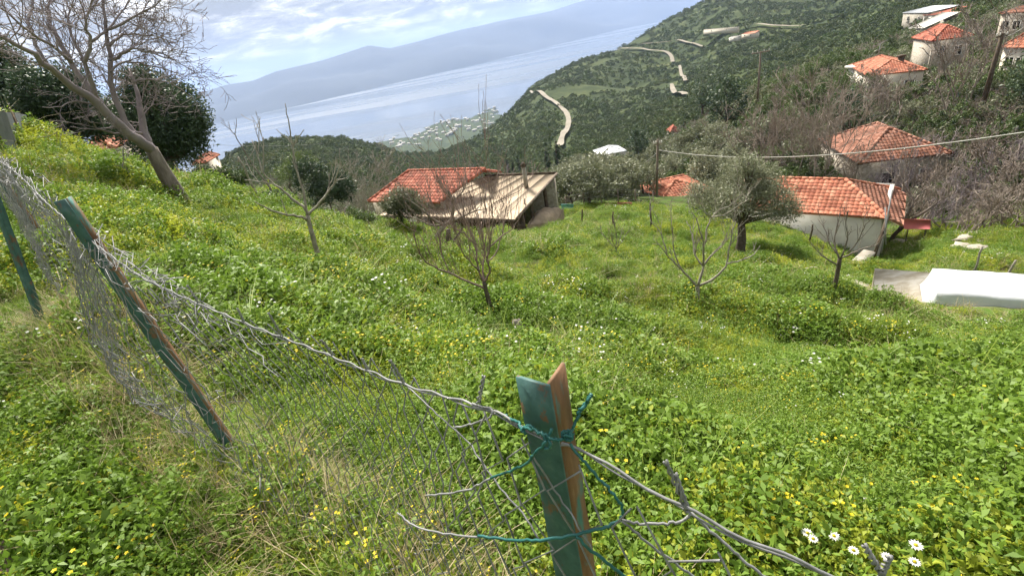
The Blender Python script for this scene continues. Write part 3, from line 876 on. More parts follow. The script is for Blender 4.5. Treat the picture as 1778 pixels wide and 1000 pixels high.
fruit_tree('fruit_tree', 'low bare shrubby fruit tree alone in the far middle of the field', (1069, 447),
    [(1069, 449), (1070, 440), (1069, 430)], [
    ([(1069, 432), (1058, 420), (1048, 408), (1040, 400)], .018, .007, .3, 6), ([(1069, 432), (1072, 415), (1068, 398), (1066, 375)], .02, .007, .3, 7),
    ([(1069, 432), (1080, 420), (1088, 405), (1094, 398)], .018, .007, -.3, 6), ([(1070, 434), (1062, 415), (1058, 402)], .015, .006, -.6, 5), ([(1070, 434), (1078, 412), (1080, 395)], .015, .006, .7, 5)], 'bark_grey', 'bark_grey', (.04, .03), 36)
fruit_tree('fruit_tree', 'old pruned fruit tree with whitish trunk just in front of the tiled shed', (750, 428),
    [(750, 431), (756, 415), (764, 402), (772, 391)], [
    ([(772, 391), (785, 382), (787, 360), (783, 340), (778, 330)], .08, .04, .2, 10, dict(L=.9, r=.016, up=.5, rmin=.008)), ([(772, 391), (752, 382), (735, 366), (716, 352), (700, 342)], .06, .015, -.5, 10, dict(L=.8, r=.014, rmin=.008)),
    ([(772, 391), (748, 392), (725, 380), (708, 376)], .05, .012, .6, 7, dict(L=.7, r=.012, rmin=.008)), ([(783, 385), (806, 375), (826, 366), (846, 362)], .05, .012, .4, 9, dict(L=.8, r=.013, rmin=.008)),
    ([(785, 350), (800, 338), (808, 322), (812, 310)], .035, .012, .4, 7, dict(L=.7, r=.012, rmin=.008)), ([(784, 346), (770, 332), (762, 318)], .03, .012, -.4, 6, dict(L=.7, r=.012, rmin=.008))], 'bark_pale', 'bark_grey', (.10, .085), 37)
fruit_tree('tree_stump', 'dark broken stump with one side limb behind the bare fruit tree', (778, 436),
    [(777, 440), (778, 425), (779, 410), (778, 398)], [([(779, 428), (792, 412), (802, 398), (808, 392)], .06, .02, .2, 3, dict(L=.5, rmin=.008))], 'bark_dark', 'bark_dark', (.19, .07), 38)
fruit_tree('bare_tree', 'crooked bare tree leaning right beside the pink sheet and white shed', (1548, 420),
    [(1544, 425), (1552, 408), (1566, 396), (1584, 381)], [
    ([(1584, 381), (1615, 362), (1634, 347), (1650, 340), (1662, 320)], .09, .02, .5, 9, dict(L=1.2, r=.03, rmin=.012)), ([(1556, 405), (1577, 373), (1588, 347), (1577, 335), (1565, 309), (1562, 290)], .09, .02, 1.5, 12, dict(L=1.4, r=.03, rmin=.012, depth=2)),
    ([(1588, 350), (1604, 330), (1625, 318), (1650, 300)], .05, .015, 1.5, 10, dict(L=1.3, r=.025, rmin=.012, depth=2)), ([(1570, 395), (1580, 375), (1598, 368), (1610, 345)], .05, .015, -1, 8, dict(L=1.2, r=.025, rmin=.012))], 'bark_dark', 'bark_grey', (.14, .10), 39)

# --- the olive tree in the field, the little olive by the shed
def leafy_tree(name, label, base, blobs, nleaf, leafL, leafW, lmat, bmat, trunk_r, seed, cat='tree', stems=None, clump=.3, shell=.7, group=None, up=.2):
    """blobs relative to the base; limbs reach from the trunk into every lobe"""
    g = np.random.default_rng(seed)
    th = thing(name, label, cat, base, 0, group)
    bl = np.array(blobs, float)
    low = (bl[:, 2]-bl[:, 5]).min()
    fork = np.array([bl[:, 0].mean()*.25, bl[:, 1].mean()*.25, max(.25, low+.25*bl[:, 5].mean())])
    tr = MB()
    P, _ = wob((0, 0, -.15), fork+[0, 0, .15], np.linalg.norm(fork)+.15, 4, g, .08)
    tr.tube(P, np.linspace(trunk_r*1.25, trunk_r*.8, len(P)), 8)
    for b in bl:
        e = b[:3]+rdir(1, g)[0]*b[3:]*.3
        mid = (P[-1]+e)/2+g.normal(size=3)*.12*np.linalg.norm(e-P[-1])
        q = np.array([P[-1], mid*.5+(P[-1]*.5+e*0)+0*mid if False else (P[-1]*.6+mid*.4), mid, e])
        tr.tube(q, np.linspace(trunk_r*.6, trunk_r*.15, 4), 6)
        for _ in range(4):
            e2 = b[:3]+rdir(1, g)[0]*b[3:]*.85
            tr.tube(np.array([mid, (mid+e2)/2+g.normal(size=3)*.06*b[3], e2]), np.linspace(trunk_r*.28, trunk_r*.06, 3), 4)
    part('trunk', tr, bmat, th, True)
    cr = MB()
    leaves(cr, crown_pts(bl, nleaf, g, clump, shell), leafL, leafW, g, up)
    part('crown', cr, lmat, th)
    return th
ob = P0(1285, 442)
k_ = math.hypot(ob[0], ob[1])/25.
def rel(base, px, py, dr=0):
    """offset of a photo direction from a base, at the base's range plus dr"""
    return T(px, py, math.hypot(base[0], base[1])+dr)-base
def lobes(base, L):
    """(px,py,dr,radius_px, squash)"""
    out = []
    for px, py, dr, rp, sq in L:
        p = T(px, py, math.hypot(base[0], base[1])+dr)
        z = px_of(p)[2]; R = rp*z/FPX*.93
        out.append([*(p-base), R, R, R*sq])
    return out
leafy_tree('olive_tree', 'grey-green olive tree with dark trunk growing in front of the white-walled shed', ob,
    lobes(ob, [(1240, 345, 0, 40, .85), (1290, 310, .5, 45, .9), (1335, 350, -.4, 42, .85), (1268, 355, -1.3, 34, .8), (1305, 345, 1.4, 42, .8), (1365, 365, .2, 26, .8), (1215, 335, .8, 26, .8), (1295, 285, -.2, 22, .9), (1330, 310, .6, 28, .9)]),
    26000, .13, .04, 'olive_leaf', 'bark_dark', .2, 51, clump=.34, shell=.62, up=.35)
ob2 = P0(700, 402, 20)
leafy_tree('olive_tree', 'small round olive tree against the left end of the tiled shed', ob2,
    lobes(ob2, [(690, 355, 0, 26, .8), (712, 358, .4, 24, .8), (700, 345, -.5, 22, .8)]), 8000, .14, .045, 'olive_leaf', 'bark_dark', .08, 52, clump=.3)
# --- dark evergreens on the left skyline
eb = T(292, 292, 27.); eb[2] = gz(eb[0], eb[1])
leafy_tree('evergreen_tree', 'big rounded dark evergreen tree behind the leaning bare tree', eb,
    lobes(eb, [(290, 205, 0, 62, 1.0), (262, 170, .8, 46, 1), (315, 185, .5, 40, 1), (250, 220, -.4, 46, 1), (312, 245, 0, 42, .95), (270, 255, .5, 38, .9), (220, 200, 1.0, 36, 1), (245, 150, .3, 28, 1), (328, 215, 0, 30, 1.0)]), 26000, .16, .07, 'evergreen_leaf', 'bark_dark', .3, 53, clump=.42, shell=.8)
eb = T(110, 252, 30.); eb[2] = gz(eb[0], eb[1])
leafy_tree('evergreen_tree', 'wide dark evergreen tree above the red roof on the left', eb,
    lobes(eb, [(110, 170, 0, 52, .8), (160, 195, 1, 42, .8), (70, 160, -.5, 45, .9), (95, 215, .5, 44, .7), (145, 225, 0, 36, .6), (185, 215, .7, 28, .7), (50, 200, .2, 40, .8), (120, 140, .6, 28, .8)]), 20000, .17, .075, 'evergreen_leaf', 'bark_dark', .28, 54, clump=.45, shell=.75)
eb = T(12, 225, 33.); eb[2] = gz(eb[0], eb[1])
leafy_tree('evergreen_tree', 'tall dark evergreen tree at the far left edge behind the metal sheets', eb,
    lobes(eb, [(15, 170, 0, 50, 1), (0, 120, .5, 38, 1), (-30, 150, 0, 50, 1), (8, 95, .3, 24, 1.1), (30, 140, .5, 30, 1)]), 13000, .18, .08, 'evergreen_leaf', 'bark_dark', .28, 55, clump=.5)
# --- bushes below the young tree and by the shed
def bush(label, px, py, L, n, lmat, seed, rng_=None, ll=.09, lw=.045, name='bush'):
    b = P0(px, py) if rng_ is None else T(px, py, rng_)
    b[2] = gz(b[0], b[1])
    return leafy_tree(name, label, b, lobes(b, L), n, ll, lw, lmat, 'bark_dark', .05, seed, 'bush', clump=.25)
bush('dark green rounded bush behind the young bare tree', 575, 345, [(545, 312, 0, 34, .9), (580, 318, .5, 32, .9), (525, 290, .4, 22, .9), (600, 330, .3, 24, .8), (560, 335, -.6, 28, .8)], 9000, 'evergreen_leaf', 61, 33, .15, .07)
bush('olive-green bush with pale leaves on the skyline left of the shed', 520, 320, [(500, 300, 0, 22, .9), (522, 282, .3, 20, .9), (540, 292, .6, 18, .9)], 4500, 'bush_leaf', 62, 36, .14, .06)
bush('low dark ivy-like bush under the leaning pale stick', 475, 358, [(470, 350, 0, 20, .6), (490, 352, .3, 18, .6), (455, 355, 0, 12, .5)], 3500, 'evergreen_leaf', 63, None, .08, .045)
bush('leafy green shrub at the left foot of the tiled shed', 640, 400, [(630, 385, 0, 18, .8), (650, 390, .3, 14, .8), (612, 375, .3, 14, .8)], 3800, 'bush_leaf', 64, None, .11, .05)
bush('bramble bank of tangled green leaves below the rounded evergreen', 240, 292, [(215, 285, 0, 18, .6), (245, 290, .2, 22, .6), (275, 298, 0, 20, .6), (300, 305, .2, 18, .6)], 6000, 'bush_leaf', 65, 24, .11, .06)
bush('low bush on the slope in front of the small white balcony house', 395, 312, [(380, 305, 0, 20, .6), (410, 312, .5, 20, .6), (350, 300, .4, 16, .6)], 4500, 'bush_leaf', 66, 30, .12, .06)

def twiggy(name, label, base, H, W, mat, seed, stems=7, depth=2, rmin=.015, group=None, cat='bush', kids=(3, 5)):
    g = np.random.default_rng(seed)
    th = thing(name, label, cat, base, 0, group)
    mb = MB()
    for _ in range(stems):
        a = g.uniform(0, 6.283); d = np.array([math.cos(a)*W/H*g.uniform(.1, .75), math.sin(a)*W/H*g.uniform(.1, .75), 1.])
        grow(mb, np.array([g.normal()*.1*W, g.normal()*.1*W, -.1]), d, H*g.uniform(.55, .8), rmin*3, depth, g, .05, kids, .55, .85, .14, rmin)
    part('branches', mb, mat, th)
    return th
def proto_parts(th):
    KIDS[th.name] = [o for o in bpy.data.objects if o.parent == th]
    return th
def place_copy(src, first, loc, s, rz, label=None, group=None):
    o = src if first else copy_tree(src)
    o.location = tuple(float(v) for v in loc); o.scale = (s, s, s); o.rotation_euler = (0, 0, rz)
    if label: o['label'] = label
    if group: o['group'] = group
    return o
# big bare tree between the tiled roofs
bb = P0(1425, 318, 36)
twiggy('bare_tree', 'broad bare brown tree with a dense tangle of twigs between the two tiled roofs', bb, 9.2, 8.0, 'twig_brown', 71, 18, 3, .017, None, 'tree', (3, 5))
bb = P0(1330, 300, 40)
twiggy('bare_tree', 'bare grey-brown tree behind the olive tree, left of the broad tangled one', bb, 7.2, 7, 'twig_brown', 72, 13, 3, .018, None, 'tree', (3, 4))
bb = P0(1655, 192, 50)
twiggy('bare_tree', 'tall bare tree in front of the stone house with the red hipped roof', bb, 9.0, 6, 'twig_brown', 73, 9, 3, .024, None, 'tree', (3, 5))
bb = P0(1530, 215, 58)
twiggy('bare_tree', 'bare bushy tree below the house with the bright orange roof', bb, 6.0, 7, 'twig_brown', 74, 10, 3, .024, None, 'tree', (3, 4))
# grey bare thicket on the right slope
def relabel(things, rows, text):
    """own label for each: which one from the left in which row (rows by picture height)"""
    ORD = ['first', 'second', 'third', 'fourth', 'fifth', 'sixth', 'seventh', 'eighth', 'ninth', 'tenth', 'eleventh', 'twelfth', 'thirteenth', 'fourteenth', 'fifteenth']
    by = {}
    for o in things:
        x, y, _ = px_of(np.array(o.location))
        k = next((n for lim, n in rows if y >= lim), rows[-1][1])
        by.setdefault(k, []).append((x, o))
    for k, v in by.items():
        for i, (x, o) in enumerate(sorted(v, key=lambda t: t[0])):
            o['label'] = text.format(ORD[i], k)
src = [proto_parts(twiggy('bare_thicket', 'bare thicket', np.zeros(3), 1., 1.1, m, 80+k, 10, 3, .0045, 'bare thickets on the right slope', 'bush', (3, 4))) for k, m in enumerate(('twig_brown', 'twig_purple', 'twig_brown'))]
used = set(); TH = []
g = np.random.default_rng(90)
spots = [(1640, 330), (1690, 345), (1740, 350), (1775, 360), (1660, 380), (1710, 395), (1760, 400), (1620, 300), (1680, 300), (1735, 310), (1778, 320), (1810, 380), (1600, 335), (1770, 290), (1820, 330), (1590, 395), (1640, 400), (1790, 420), (1500, 320), (1560, 345), (1720, 375), (1680, 410)]
for i, (px, py) in enumerate(spots):
    k = i % 3
    b = P0(px, py, 30); TH.append(0); TH[-1] = place_copy(src[k], k not in used, b, g.uniform(2.6, 4.2), g.uniform(0, 6), 'grey-brown leafless thicket on the right slope below the houses', 'bare thickets on the right slope'); used.add(k)
relabel(TH, [(392, 'lowest'), (352, 'lower'), (325, 'middle'), (-999, 'upper')], 'grey-brown leafless thicket, {} from the left in the {} row on the right slope')
# background trees, a few kinds
def proto_leafy(name, label, blobs, n, ll, lw, lm, tr, seed, group, cat='tree', clump=.09):
    return proto_parts(leafy_tree(name, label, np.zeros(3), blobs, n, ll, lw, lm, 'bark_dark', tr, seed, cat, clump=clump, group=group))
OL = 'olive trees in the grove below the hill'
olive_src = [proto_leafy('olive_tree', 'x', [(0, 0, .5, .42, .42, .36), (.28, .12, .4, .32, .32, .3), (-.26, -.16, .42, .34, .3, .3), (.02, .28, .5, .3, .26, .28), (-.05, -.26, .56, .28, .28, .26), (.1, 0, .74, .2, .2, .18)], 2600, .07, .03, 'olive_leaf', .03, 101+k, OL) for k in range(3)]
ever_src = [proto_leafy('evergreen_tree', 'x', [(0, 0, .55, .32, .32, .42), (.15, .08, .45, .24, .24, .3), (-.16, -.05, .5, .25, .25, .32), (.02, .02, .82, .16, .16, .16)], 1900, .055, .028, 'evergreen_leaf', .035, 111+k, 'dark evergreens on the slope') for k in range(2)]
scrub_src = [proto_leafy('broadleaf_tree', 'x', [(0, 0, .55, .4, .4, .36), (.25, .1, .45, .26, .26, .3), (-.22, -.1, .45, .28, .28, .3)], 1500, .06, .034, 'bush_leaf', .03, 121+k, 'green trees on the village slope') for k in range(2)]
used = {}
def put(kind, px, py, H, label, group=None, rmin=40, name=None):
    srcs = dict(olive=olive_src, ever=ever_src, leafy=scrub_src)[kind]
    n = used.get(kind, 0); used[kind] = n+1
    b = P0(px, py, rmin)
    s = srcs[n % len(srcs)]
    return place_copy(s, n < len(srcs), b, H, g.uniform(0, 6.28), label, group)
TH = []
olab = 'round grey-green olive tree in the grove between the tiled sheds and the hill'
for px, py in [(985, 345), (1012, 338), (1040, 344), (1068, 340), (1098, 345), (1122, 338), (1165, 318), (1190, 300), (1215, 292), (1246, 286), (1020, 312), (1052, 316), (1085, 318), (1180, 272), (1208, 262), (1240, 258), (1270, 300), (990, 322),
               (1010, 292), (1120, 312), (1150, 292), (1290, 282), (1262, 272), (1000, 358), (1030, 362), (1140, 275), (1330, 262), (1225, 320)]:
    TH.append(put('olive', px+g.normal()*4, py+g.normal()*3, g.uniform(3.4, 4.8), olab, OL))
relabel(TH, [(333, 'front'), (308, 'second'), (284, 'third'), (-999, 'rear')], 'round grey-green olive tree, {} from the left in the {} row of the grove')
put('ever', 1112, 290, 6.5, 'dark evergreen tree right of the small white house')
put('ever', 1222, 205, 12, 'tall dark conifer-like tree left of the wooden lamp pole')
put('ever', 1262, 232, 8, 'dark rounded evergreen under the tall conifer-like tree')
put('ever', 1785, 205, 6, 'dark evergreen at the right edge beside the leaning wooden pole')
put('ever', 1465, 265, 6, 'dark evergreen tree at the left corner of the big brown roof')
TH = []
glab = 'leafy green tree on the terraced slope below the village'
for px, py in [(1400, 150), (1440, 130), (1350, 165), (1380, 190), (1420, 185), (1460, 165), (1300, 150), (1270, 165), (1500, 185), (1340, 200), (1740, 262), (1790, 255), (1590, 62), (1545, 75), (1480, 90), (1440, 80), (1560, 40), (1300, 235), (1350, 235)]:
    TH.append(put('leafy', px, py, g.uniform(2.6, 4.0), glab, 'green trees on the village slope'))
relabel(TH, [(210, 'lowest'), (172, 'lower'), (100, 'middle'), (-999, 'upper')], 'leafy green tree, {} from the left in the {} row on the village slope')
# cypresses beside the far track
def cypress(label, px, py, H, seed):
    b = P0(px, py, 60)
    return leafy_tree('cypress_tree', label, b, [(0, 0, H*(.12+.11*i), H*.085*(1-.1*abs(i-2)), H*.085*(1-.1*abs(i-2)), H*.1) for i in range(8)], 900, H*.05, H*.02, 'cypress_leaf', 'bark_dark', H*.015, seed, clump=H*.05, up=1.0)
for i, (px, py, H, w) in enumerate([(884, 303, 9, 'leftmost slim cypress above the flue pipe'), (893, 303, 7, 'short slim cypress, second from the left above the shed'), (903, 302, 7.5, 'slim cypress just right of the flue pipe'), (953, 300, 9, 'slim dark cypress at the foot of the curved track'), (971, 298, 11, 'tallest slim cypress at the foot of the curved track')]):
    cypress(w, px, py, H, 140+i)
for i, (px, py, H, w) in enumerate([(660, 335, 5.5, 'bare reddish bush behind the left end of the tiled shed'), (610, 330, 5.0, 'greyish bare bush with pale twigs behind the dark green bush'), (770, 310, 5.0, 'leafless bush rising behind the tiled roof ridge'), (860, 310, 5, 'pale bare bush behind the flue of the shed')]):
    b = T(px, py, 48.); b[2] = gz(b[0], b[1])
    ztop = T(px, py-[70, 80, 18, 20][i], 48.)[2]
    twiggy('bare_bush', w, b, max(2.5, (ztop-b[2])*.95), 4.5, ['twig_brown', 'bark_pale', 'twig_brown', 'twig_purple'][i], 150+i, 9, 3, .016, None, 'bush', (3, 4))
b = P0(530, 372)
twiggy('dry_bush', 'dry brown broom-like bush behind the fork of the young tree', b, 1.6, 1.6, 'twig_peach', 160, 22, 2, .006, None, 'bush', (3, 4))

def build_scrub():
    g = np.random.default_rng(300)
    protos = []
    for k in range(4):
        mb = MB()
        bl = [(0, 0, .35, .5, .5, .38), (.3, .15, .3, .35, .35, .32), (-.25, -.2, .28, .38, .38, .3)]
        leaves(mb, crown_pts(bl, 230, g, .14, .8), .16, .10, g)
        protos.append(mb.mesh('scrub', 'scrub_leaf' if k else 'bush_leaf'))
    for k in range(2):
        mb = MB()
        for _ in range(7):
            a = g.uniform(0, 6.283); d = np.array([math.cos(a)*.6, math.sin(a)*.6, 1.])
            grow(mb, np.array([g.normal()*.1, g.normal()*.1, -.05]), d, .6, .012, 2, g, .05, (3, 4), .55, .85, .14, .006)
        protos.append(mb.mesh('scrub', 'twig_brown'))
    for k in range(3):
        mb = MB()
        leaves(mb, crown_pts(bl, 620, g, .12, .8), .085, .05, g)
        protos.append(mb.mesh('scrub', 'bush_leaf' if k == 1 else ('olive_leaf' if k == 2 else 'scrub_leaf')))
    n = 95000
    r = 43*(1500/43)**(g.uniform(size=n)**.8)
    a = np.radians(g.uniform(-46, 66, n))
    x, y = np.sin(a)*r, np.cos(a)*r
    z = height(x, y)
    cl = fbm(x/90, y/90, 40, 3)
    az = np.degrees(a)
    ok = (z > -330) & ((cl < .95) | (r > 1000)) & ~keepout(x, y)
    ok &= (r > np.where(az > 36, 43, np.where(az > 6, 47, 60)))
    for Q, w in ROADS:
        for i in range(0, len(Q), 3):
            ok &= (x-Q[i, 0])**2+(y-Q[i, 1])**2 > w*w
    x, y, z, r = x[ok], y[ok], z[ok], r[ok]
    s = (1.1+r/300.)*np.clip(g.lognormal(-.1, .42, len(x)), .35, 2.6); s = np.minimum(s, 8)
    rot = np.column_stack([np.zeros(len(x)), np.zeros(len(x)), g.uniform(0, 6.28, len(x))])
    scatter('hillside_scrub', protos, np.column_stack([x, y, z-.1*s]), rot, s, np.where(r < 170, np.where(g.uniform(size=len(x)) < .38, g.integers(4, 6, len(x)), g.integers(6, 9, len(x))), g.integers(0, 4, len(x))), 'dense dark green scrub covering the hills down to the coast', 'scrub')
# ---------------------------------------------------------------- buildings
def unit(v): v = np.asarray(v, float); return v/(np.linalg.norm(v)+1e-12)
def in_poly(p, poly):
    c = np.zeros(len(p), bool); j = len(poly)-1
    for i in range(len(poly)):
        xi, yi = poly[i]; xj, yj = poly[j]
        hit = ((yi > p[:, 1]) != (yj > p[:, 1])) & (p[:, 0] < (xj-xi)*(p[:, 1]-yi)/(yj-yi+1e-12)+xi)
        c ^= hit; j = i
    return c
def plate(mb, poly, thick):
    """a flat polygon given thickness downwards along its normal"""
    P = np.asarray(poly, float); n = len(P)
    nr = unit(np.cross(P[1]-P[0], P[2]-P[0]))
    if nr[2] < 0: nr = -nr
    V = np.concatenate([P, P-nr*thick])
    F = [np.arange(n), np.arange(n)[::-1]+n]
    F += [np.array([i, (i+1) % n, n+(i+1) % n, n+i]) for i in range(n)]
    mb.add(V, F)
def roof_face(parent, poly, eave, mat, tw=.27, tl=.34, name='roof_tiles', h=.05):
    """rows of real overlapping curved tiles on one roof plane, over a thin deck; poly in world minus parent's origin"""
    P = np.asarray(poly, float); o = P[0]
    u = unit(eave); nr = unit(np.cross(P[1]-P[0], P[2]-P[0]))
    if nr[2] < 0: nr = -nr
    v = np.cross(nr, u)
    if v[2] < 0: v = -v; u = -u
    q = np.stack([(P-o) @ u, (P-o) @ v], 1)
    lo, hi = q.min(0), q.max(0)
    gx, gy = np.meshgrid(np.arange(lo[0]+tw/2, hi[0], tw), np.arange(lo[1]+tl*.5, hi[1], tl))
    c = np.stack([gx.ravel(), gy.ravel()], 1)
    cen = q.mean(0); qs = cen+(q-cen)*1.004
    c = c[np.all([in_poly(c+[sx*tw*.46, sy*tl*.46], qs) for sx in (-1, 1) for sy in (-1, 1)], axis=0)]
    mb = MB()
    prof = np.array([[-.5, 0], [-.25, .8], [.05, 1.0], [.3, .35], [.5, .0]])
    Vs, Fs = [], []
    for k, (cx, cy) in enumerate(c):
        base = []
        for (s, lift) in ((-.56, .045), (.56, .008)):
            for a, b in prof:
                base.append(o+u*(cx+a*tw*1.02)+v*(cy+s*tl)+nr*(lift+b*h))
        for a in (-.5, .5): base.append(o+u*(cx+a*tw*1.02)+v*(cy-.56*tl)+nr*(-.005))
        Vs += base
        b0 = k*12
        for i in range(4): Fs.append([b0+i, b0+i+1, b0+6+i, b0+5+i])
        Fs.append([b0, b0+10, b0+11, b0+4])          # butt end
    if len(c):
        mb.add(np.array(Vs), np.array(Fs))
        t = part(name, mb, mat, parent, kind='stuff')
    dk = MB(); plate(dk, P+nr*.004, .10)
    part('roof_deck', dk, mat, parent)
def ridge_caps(parent, a, b, mat, r=.13):
    a, b = np.asarray(a, float), np.asarray(b, float)
    n = max(2, int(np.linalg.norm(b-a)/.38)); mb = MB()
    for i in range(n):
        p, q = a+(b-a)*i/n, a+(b-a)*(i+1.08)/n
        mb.tube([p+[0, 0, .02], q+[0, 0, .02]], [r, r*.82], 6)
    part('ridge_tiles', mb, mat, parent, kind='stuff')
def wall_box(parent, a, b, zlo, zhi, mat, th=.25, name='wall'):
    """one wall from a to b (xy)"""
    a, b = np.asarray(a[:2], float), np.asarray(b[:2], float)
    d = unit(b-a); n = np.array([-d[1], d[0]])
    mb = MB(); c = (a+b)/2
    Rm = np.array([[d[0], n[0], 0], [d[1], n[1], 0], [0, 0, 1]])
    mb.box([*c, (zlo+zhi)/2], [np.linalg.norm(b-a), th, zhi-zlo], Rm)
    return part(name, mb, mat, parent)
def window(parent, a, b, t, z0, w, h, out, frame='plaster_white', pane='dark_void'):
    """window standing 2 cm proud of the wall a-b at fraction t; out: outward xy normal"""
    a, b = np.asarray(a[:2], float), np.asarray(b[:2], float)
    d = unit(b-a); n = np.asarray(out, float); c = a+(b-a)*t
    Rm = np.array([[d[0], n[0], 0], [d[1], n[1], 0], [0, 0, 1]])
    fr = MB(); fw = .09
    for (du, dz, su, sz) in ((-w/2, h/2, fw, h), (w/2, h/2, fw, h), (0, 0, w-fw, fw), (0, h, w-fw, fw), (0, h*.5, fw*.6, h-fw)):
        fr.box([*(c+d*du+n*.16), z0+dz], [su, .10, sz], Rm)
    f = part('window', fr, frame, parent)
    pn = MB(); pn.box([*(c+n*.145), z0+h/2], [w-fw, .04, h-fw], Rm)
    part('pane', pn, pane, f)
    sl = MB(); sl.box([*(c+n*.19), z0-.09], [w+.16, .2, .07], Rm)
    part('sill', sl, 'concrete', f)
def hip_house(name, label, L, F, R, rF, apex, roof, wallm, wall_h, windows=(), overhang=.35, depth=None, cat='house', ridge=.35, apex_r=None, zF=None, base_down=1.2):
    """L,F,R: the left, front and right eave corners as seen; eaves level"""
    f = T(*F, rF); z = f[2]
    r = onz(*R, z)
    du = unit((r-f)[:2]); W = np.linalg.norm((r-f)[:2])
    dv = np.array([-du[1], du[0]])
    if depth is None:
        l = onz(*L, z); D = max(3.5, min(14, abs((l-f)[:2] @ dv)))
    else: D = depth
    c = f[:2]+du*W/2+dv*D/2
    gzc = min(gz(*(f[:2]+du*W*a+dv*D*b)) for a in (0, 1) for b in (0, 1))
    FOOT.append((c[0]-dv[0]*1.2, c[1]-dv[1]*1.2, W/2+1.2, D/2+2.0, math.atan2(du[1], du[0])))
    org = np.array([*c, z-wall_h])
    th = thing(name, label, cat, org)
    loc = lambda p: np.array([*p, z])-org
    e = [f[:2], f[:2]+du*W, f[:2]+du*W+dv*D, f[:2]+dv*D]
    E = [loc(p) for p in e]
    zr = T(*apex, apex_r or np.hypot(*c))[2]-org[2]
    zr = min(max(zr, wall_h+.7), wall_h+.55*min(W, D))
    if W >= D: half = (W-D)/2+.0; ax = du
    else: half = (D-W)/2; ax = dv
    half = max(half, .25)
    A, B = np.array([*(-ax*half), zr]), np.array([*(ax*half), zr])
    if W >= D:
        faces = [([E[0], E[1], B, A], du), ([E[1], E[2], B], dv), ([E[2], E[3], A, B], du), ([E[3], E[0], A], dv)]; hips = [(A, E[0]), (A, E[3]), (B, E[1]), (B, E[2]), (A, B)]
    else:
        faces = [([E[0], E[1], A], du), ([E[1], E[2], B, A], dv), ([E[2], E[3], B], du), ([E[3], E[0], A, B], dv)]; hips = [(A, E[0]), (A, E[1]), (B, E[2]), (B, E[3]), (A, B)]
    for fc, ev in faces: roof_face(th, fc, [*ev, 0], roof)
    for a, b in hips: ridge_caps(th, a, b, roof)
    ins = overhang
    w = [e[0]+(du+dv)*ins, e[1]+(-du+dv)*ins, e[2]+(-du-dv)*ins, e[3]+(du-dv)*ins]
    w = [p-c for p in w]
    zlo = min(gzc-org[2]-base_down, 0)
    for i in range(4):
        a, b = w[i], w[(i+1) % 4]
        dd = unit(b-a)*(.125 if i % 2 == 0 else -.125)
        wall_box(th, a-dd, b+dd, zlo, wall_h-.12, wallm)
    for (side, t, z0, ww, hh) in windows:
        a, b = w[side], w[(side+1) % 4]
        out = [-dv, du, dv, -du][side]
        window(th, a, b, t, z0, ww, hh, out)
    return th, org, w, du, dv, zr
hip_house('village_house', 'village house with bright orange hipped roof and brown chimney streak on the slope', (1468, 115), (1506, 133), (1610, 121), 82, (1552, 99), 'tile_orange', 'plaster_cream', 3.0,
          [(0, .78, .9, 1.0, 1.1), (0, .3, .9, 1.0, 1.1), (3, .3, .6, .9, 1.7), (3, .7, .6, .9, 1.7)])
hA = bpy.data.objects['village_house']
mb = MB(); q = T(1562, 118, 85.5)-np.array(hA.location); mb.box(q, (.5, .5, 2.6)); mb.box(q+[0, 0, 1.4], (.7, .7, .2)); part('chimney', mb, 'dark_wood', hA)
mb = MB(); q = T(1512, 112, 92.)-np.array(hA.location); mb.box(q, (5.2, 3.4, .25)); mb.box(q-[0, 0, 1.6], (4.6, 3.0, 2.9)); part('flat_roof_annexe', mb, 'plaster_white', hA)
mb = MB(); q = T(1524, 102, 91.)-np.array(hA.location); top = T(1529, 76, 91.)-np.array(hA.location)
mb.tube([q, top], .06, 6); mb.tube([top+[-.9, 0, -.3], top+[.9, 0, .3]], .04, 5); mb.tube([top+[-.5, 0, -.9], top+[.6, 0, -.5]], .04, 5); part('antenna', mb, 'galvanised', hA)
hip_house('village_house', 'tall stone village house with dull red hipped roof behind the bare tree', (1612, 66), (1618, 72), (1690, 62), 95, (1660, 41), 'tile_red', 'stone_wall', 5.6, [(0, .3, 3.6, .9, 1.2), (0, .75, 3.4, .9, 1.2), (0, .75, .8, 1., 1.3)], depth=7)
hip_house('village_house', 'pale village house with orange roof and pilasters at the right edge', (1694, 66), (1736, 83), (1800, 84), 84, (1762, 45), 'tile_orange', 'plaster_cream', 5.0,
          [(0, .28, 2.7, 1.0, 1.3), (3, .2, 2.5, .8, 1.7), (3, .45, 2.5, .8, 1.7), (3, .7, 2.5, .8, 1.7), (0, .65, 2.7, 1.0, 1.3)])
hip_house('stone_house', 'old roofless-looking stone tower house in the top right corner', (1728, 10), (1734, 24), (1800, 20), 112, (1765, 8), 'tile_brown', 'stone_wall', 5.2, [(0, .2, 2.9, 1.0, 1.2), (0, .2, .6, 1.0, 1.3), (0, .55, 2.9, 1.0, 1.2)], depth=8)
hip_house('brown_roof_house', 'house with large weathered orange-brown tiled roof half hidden by bare trees', (1470, 262), (1490, 284), (1656, 266), 50, (1534, 220), 'tile_brown', 'stone_wall', 3.0, [(0, .8, .7, 1.0, 1.2), (0, .35, .7, 1.0, 1.2)], depth=9.0, apex_r=55)
hip_house('white_house', 'small white house with pale grey roof in the olive grove', (1030, 262), (1042, 271), (1088, 262), 132, (1066, 252), 'metal_roof', 'plaster_white', 3.0, [(0, .25, .9, 1.0, 1.2), (0, .7, .9, 1.0, 1.2)], depth=7)
hip_house('red_roof_house', 'tiny house with bright red roof among the olive trees', (1160, 227), (1163, 231), (1182, 228), 175, (1172, 217), 'tile_red', 'plaster_cream', 2.4, [(0, .5, .7, 1., 1.)], depth=5)
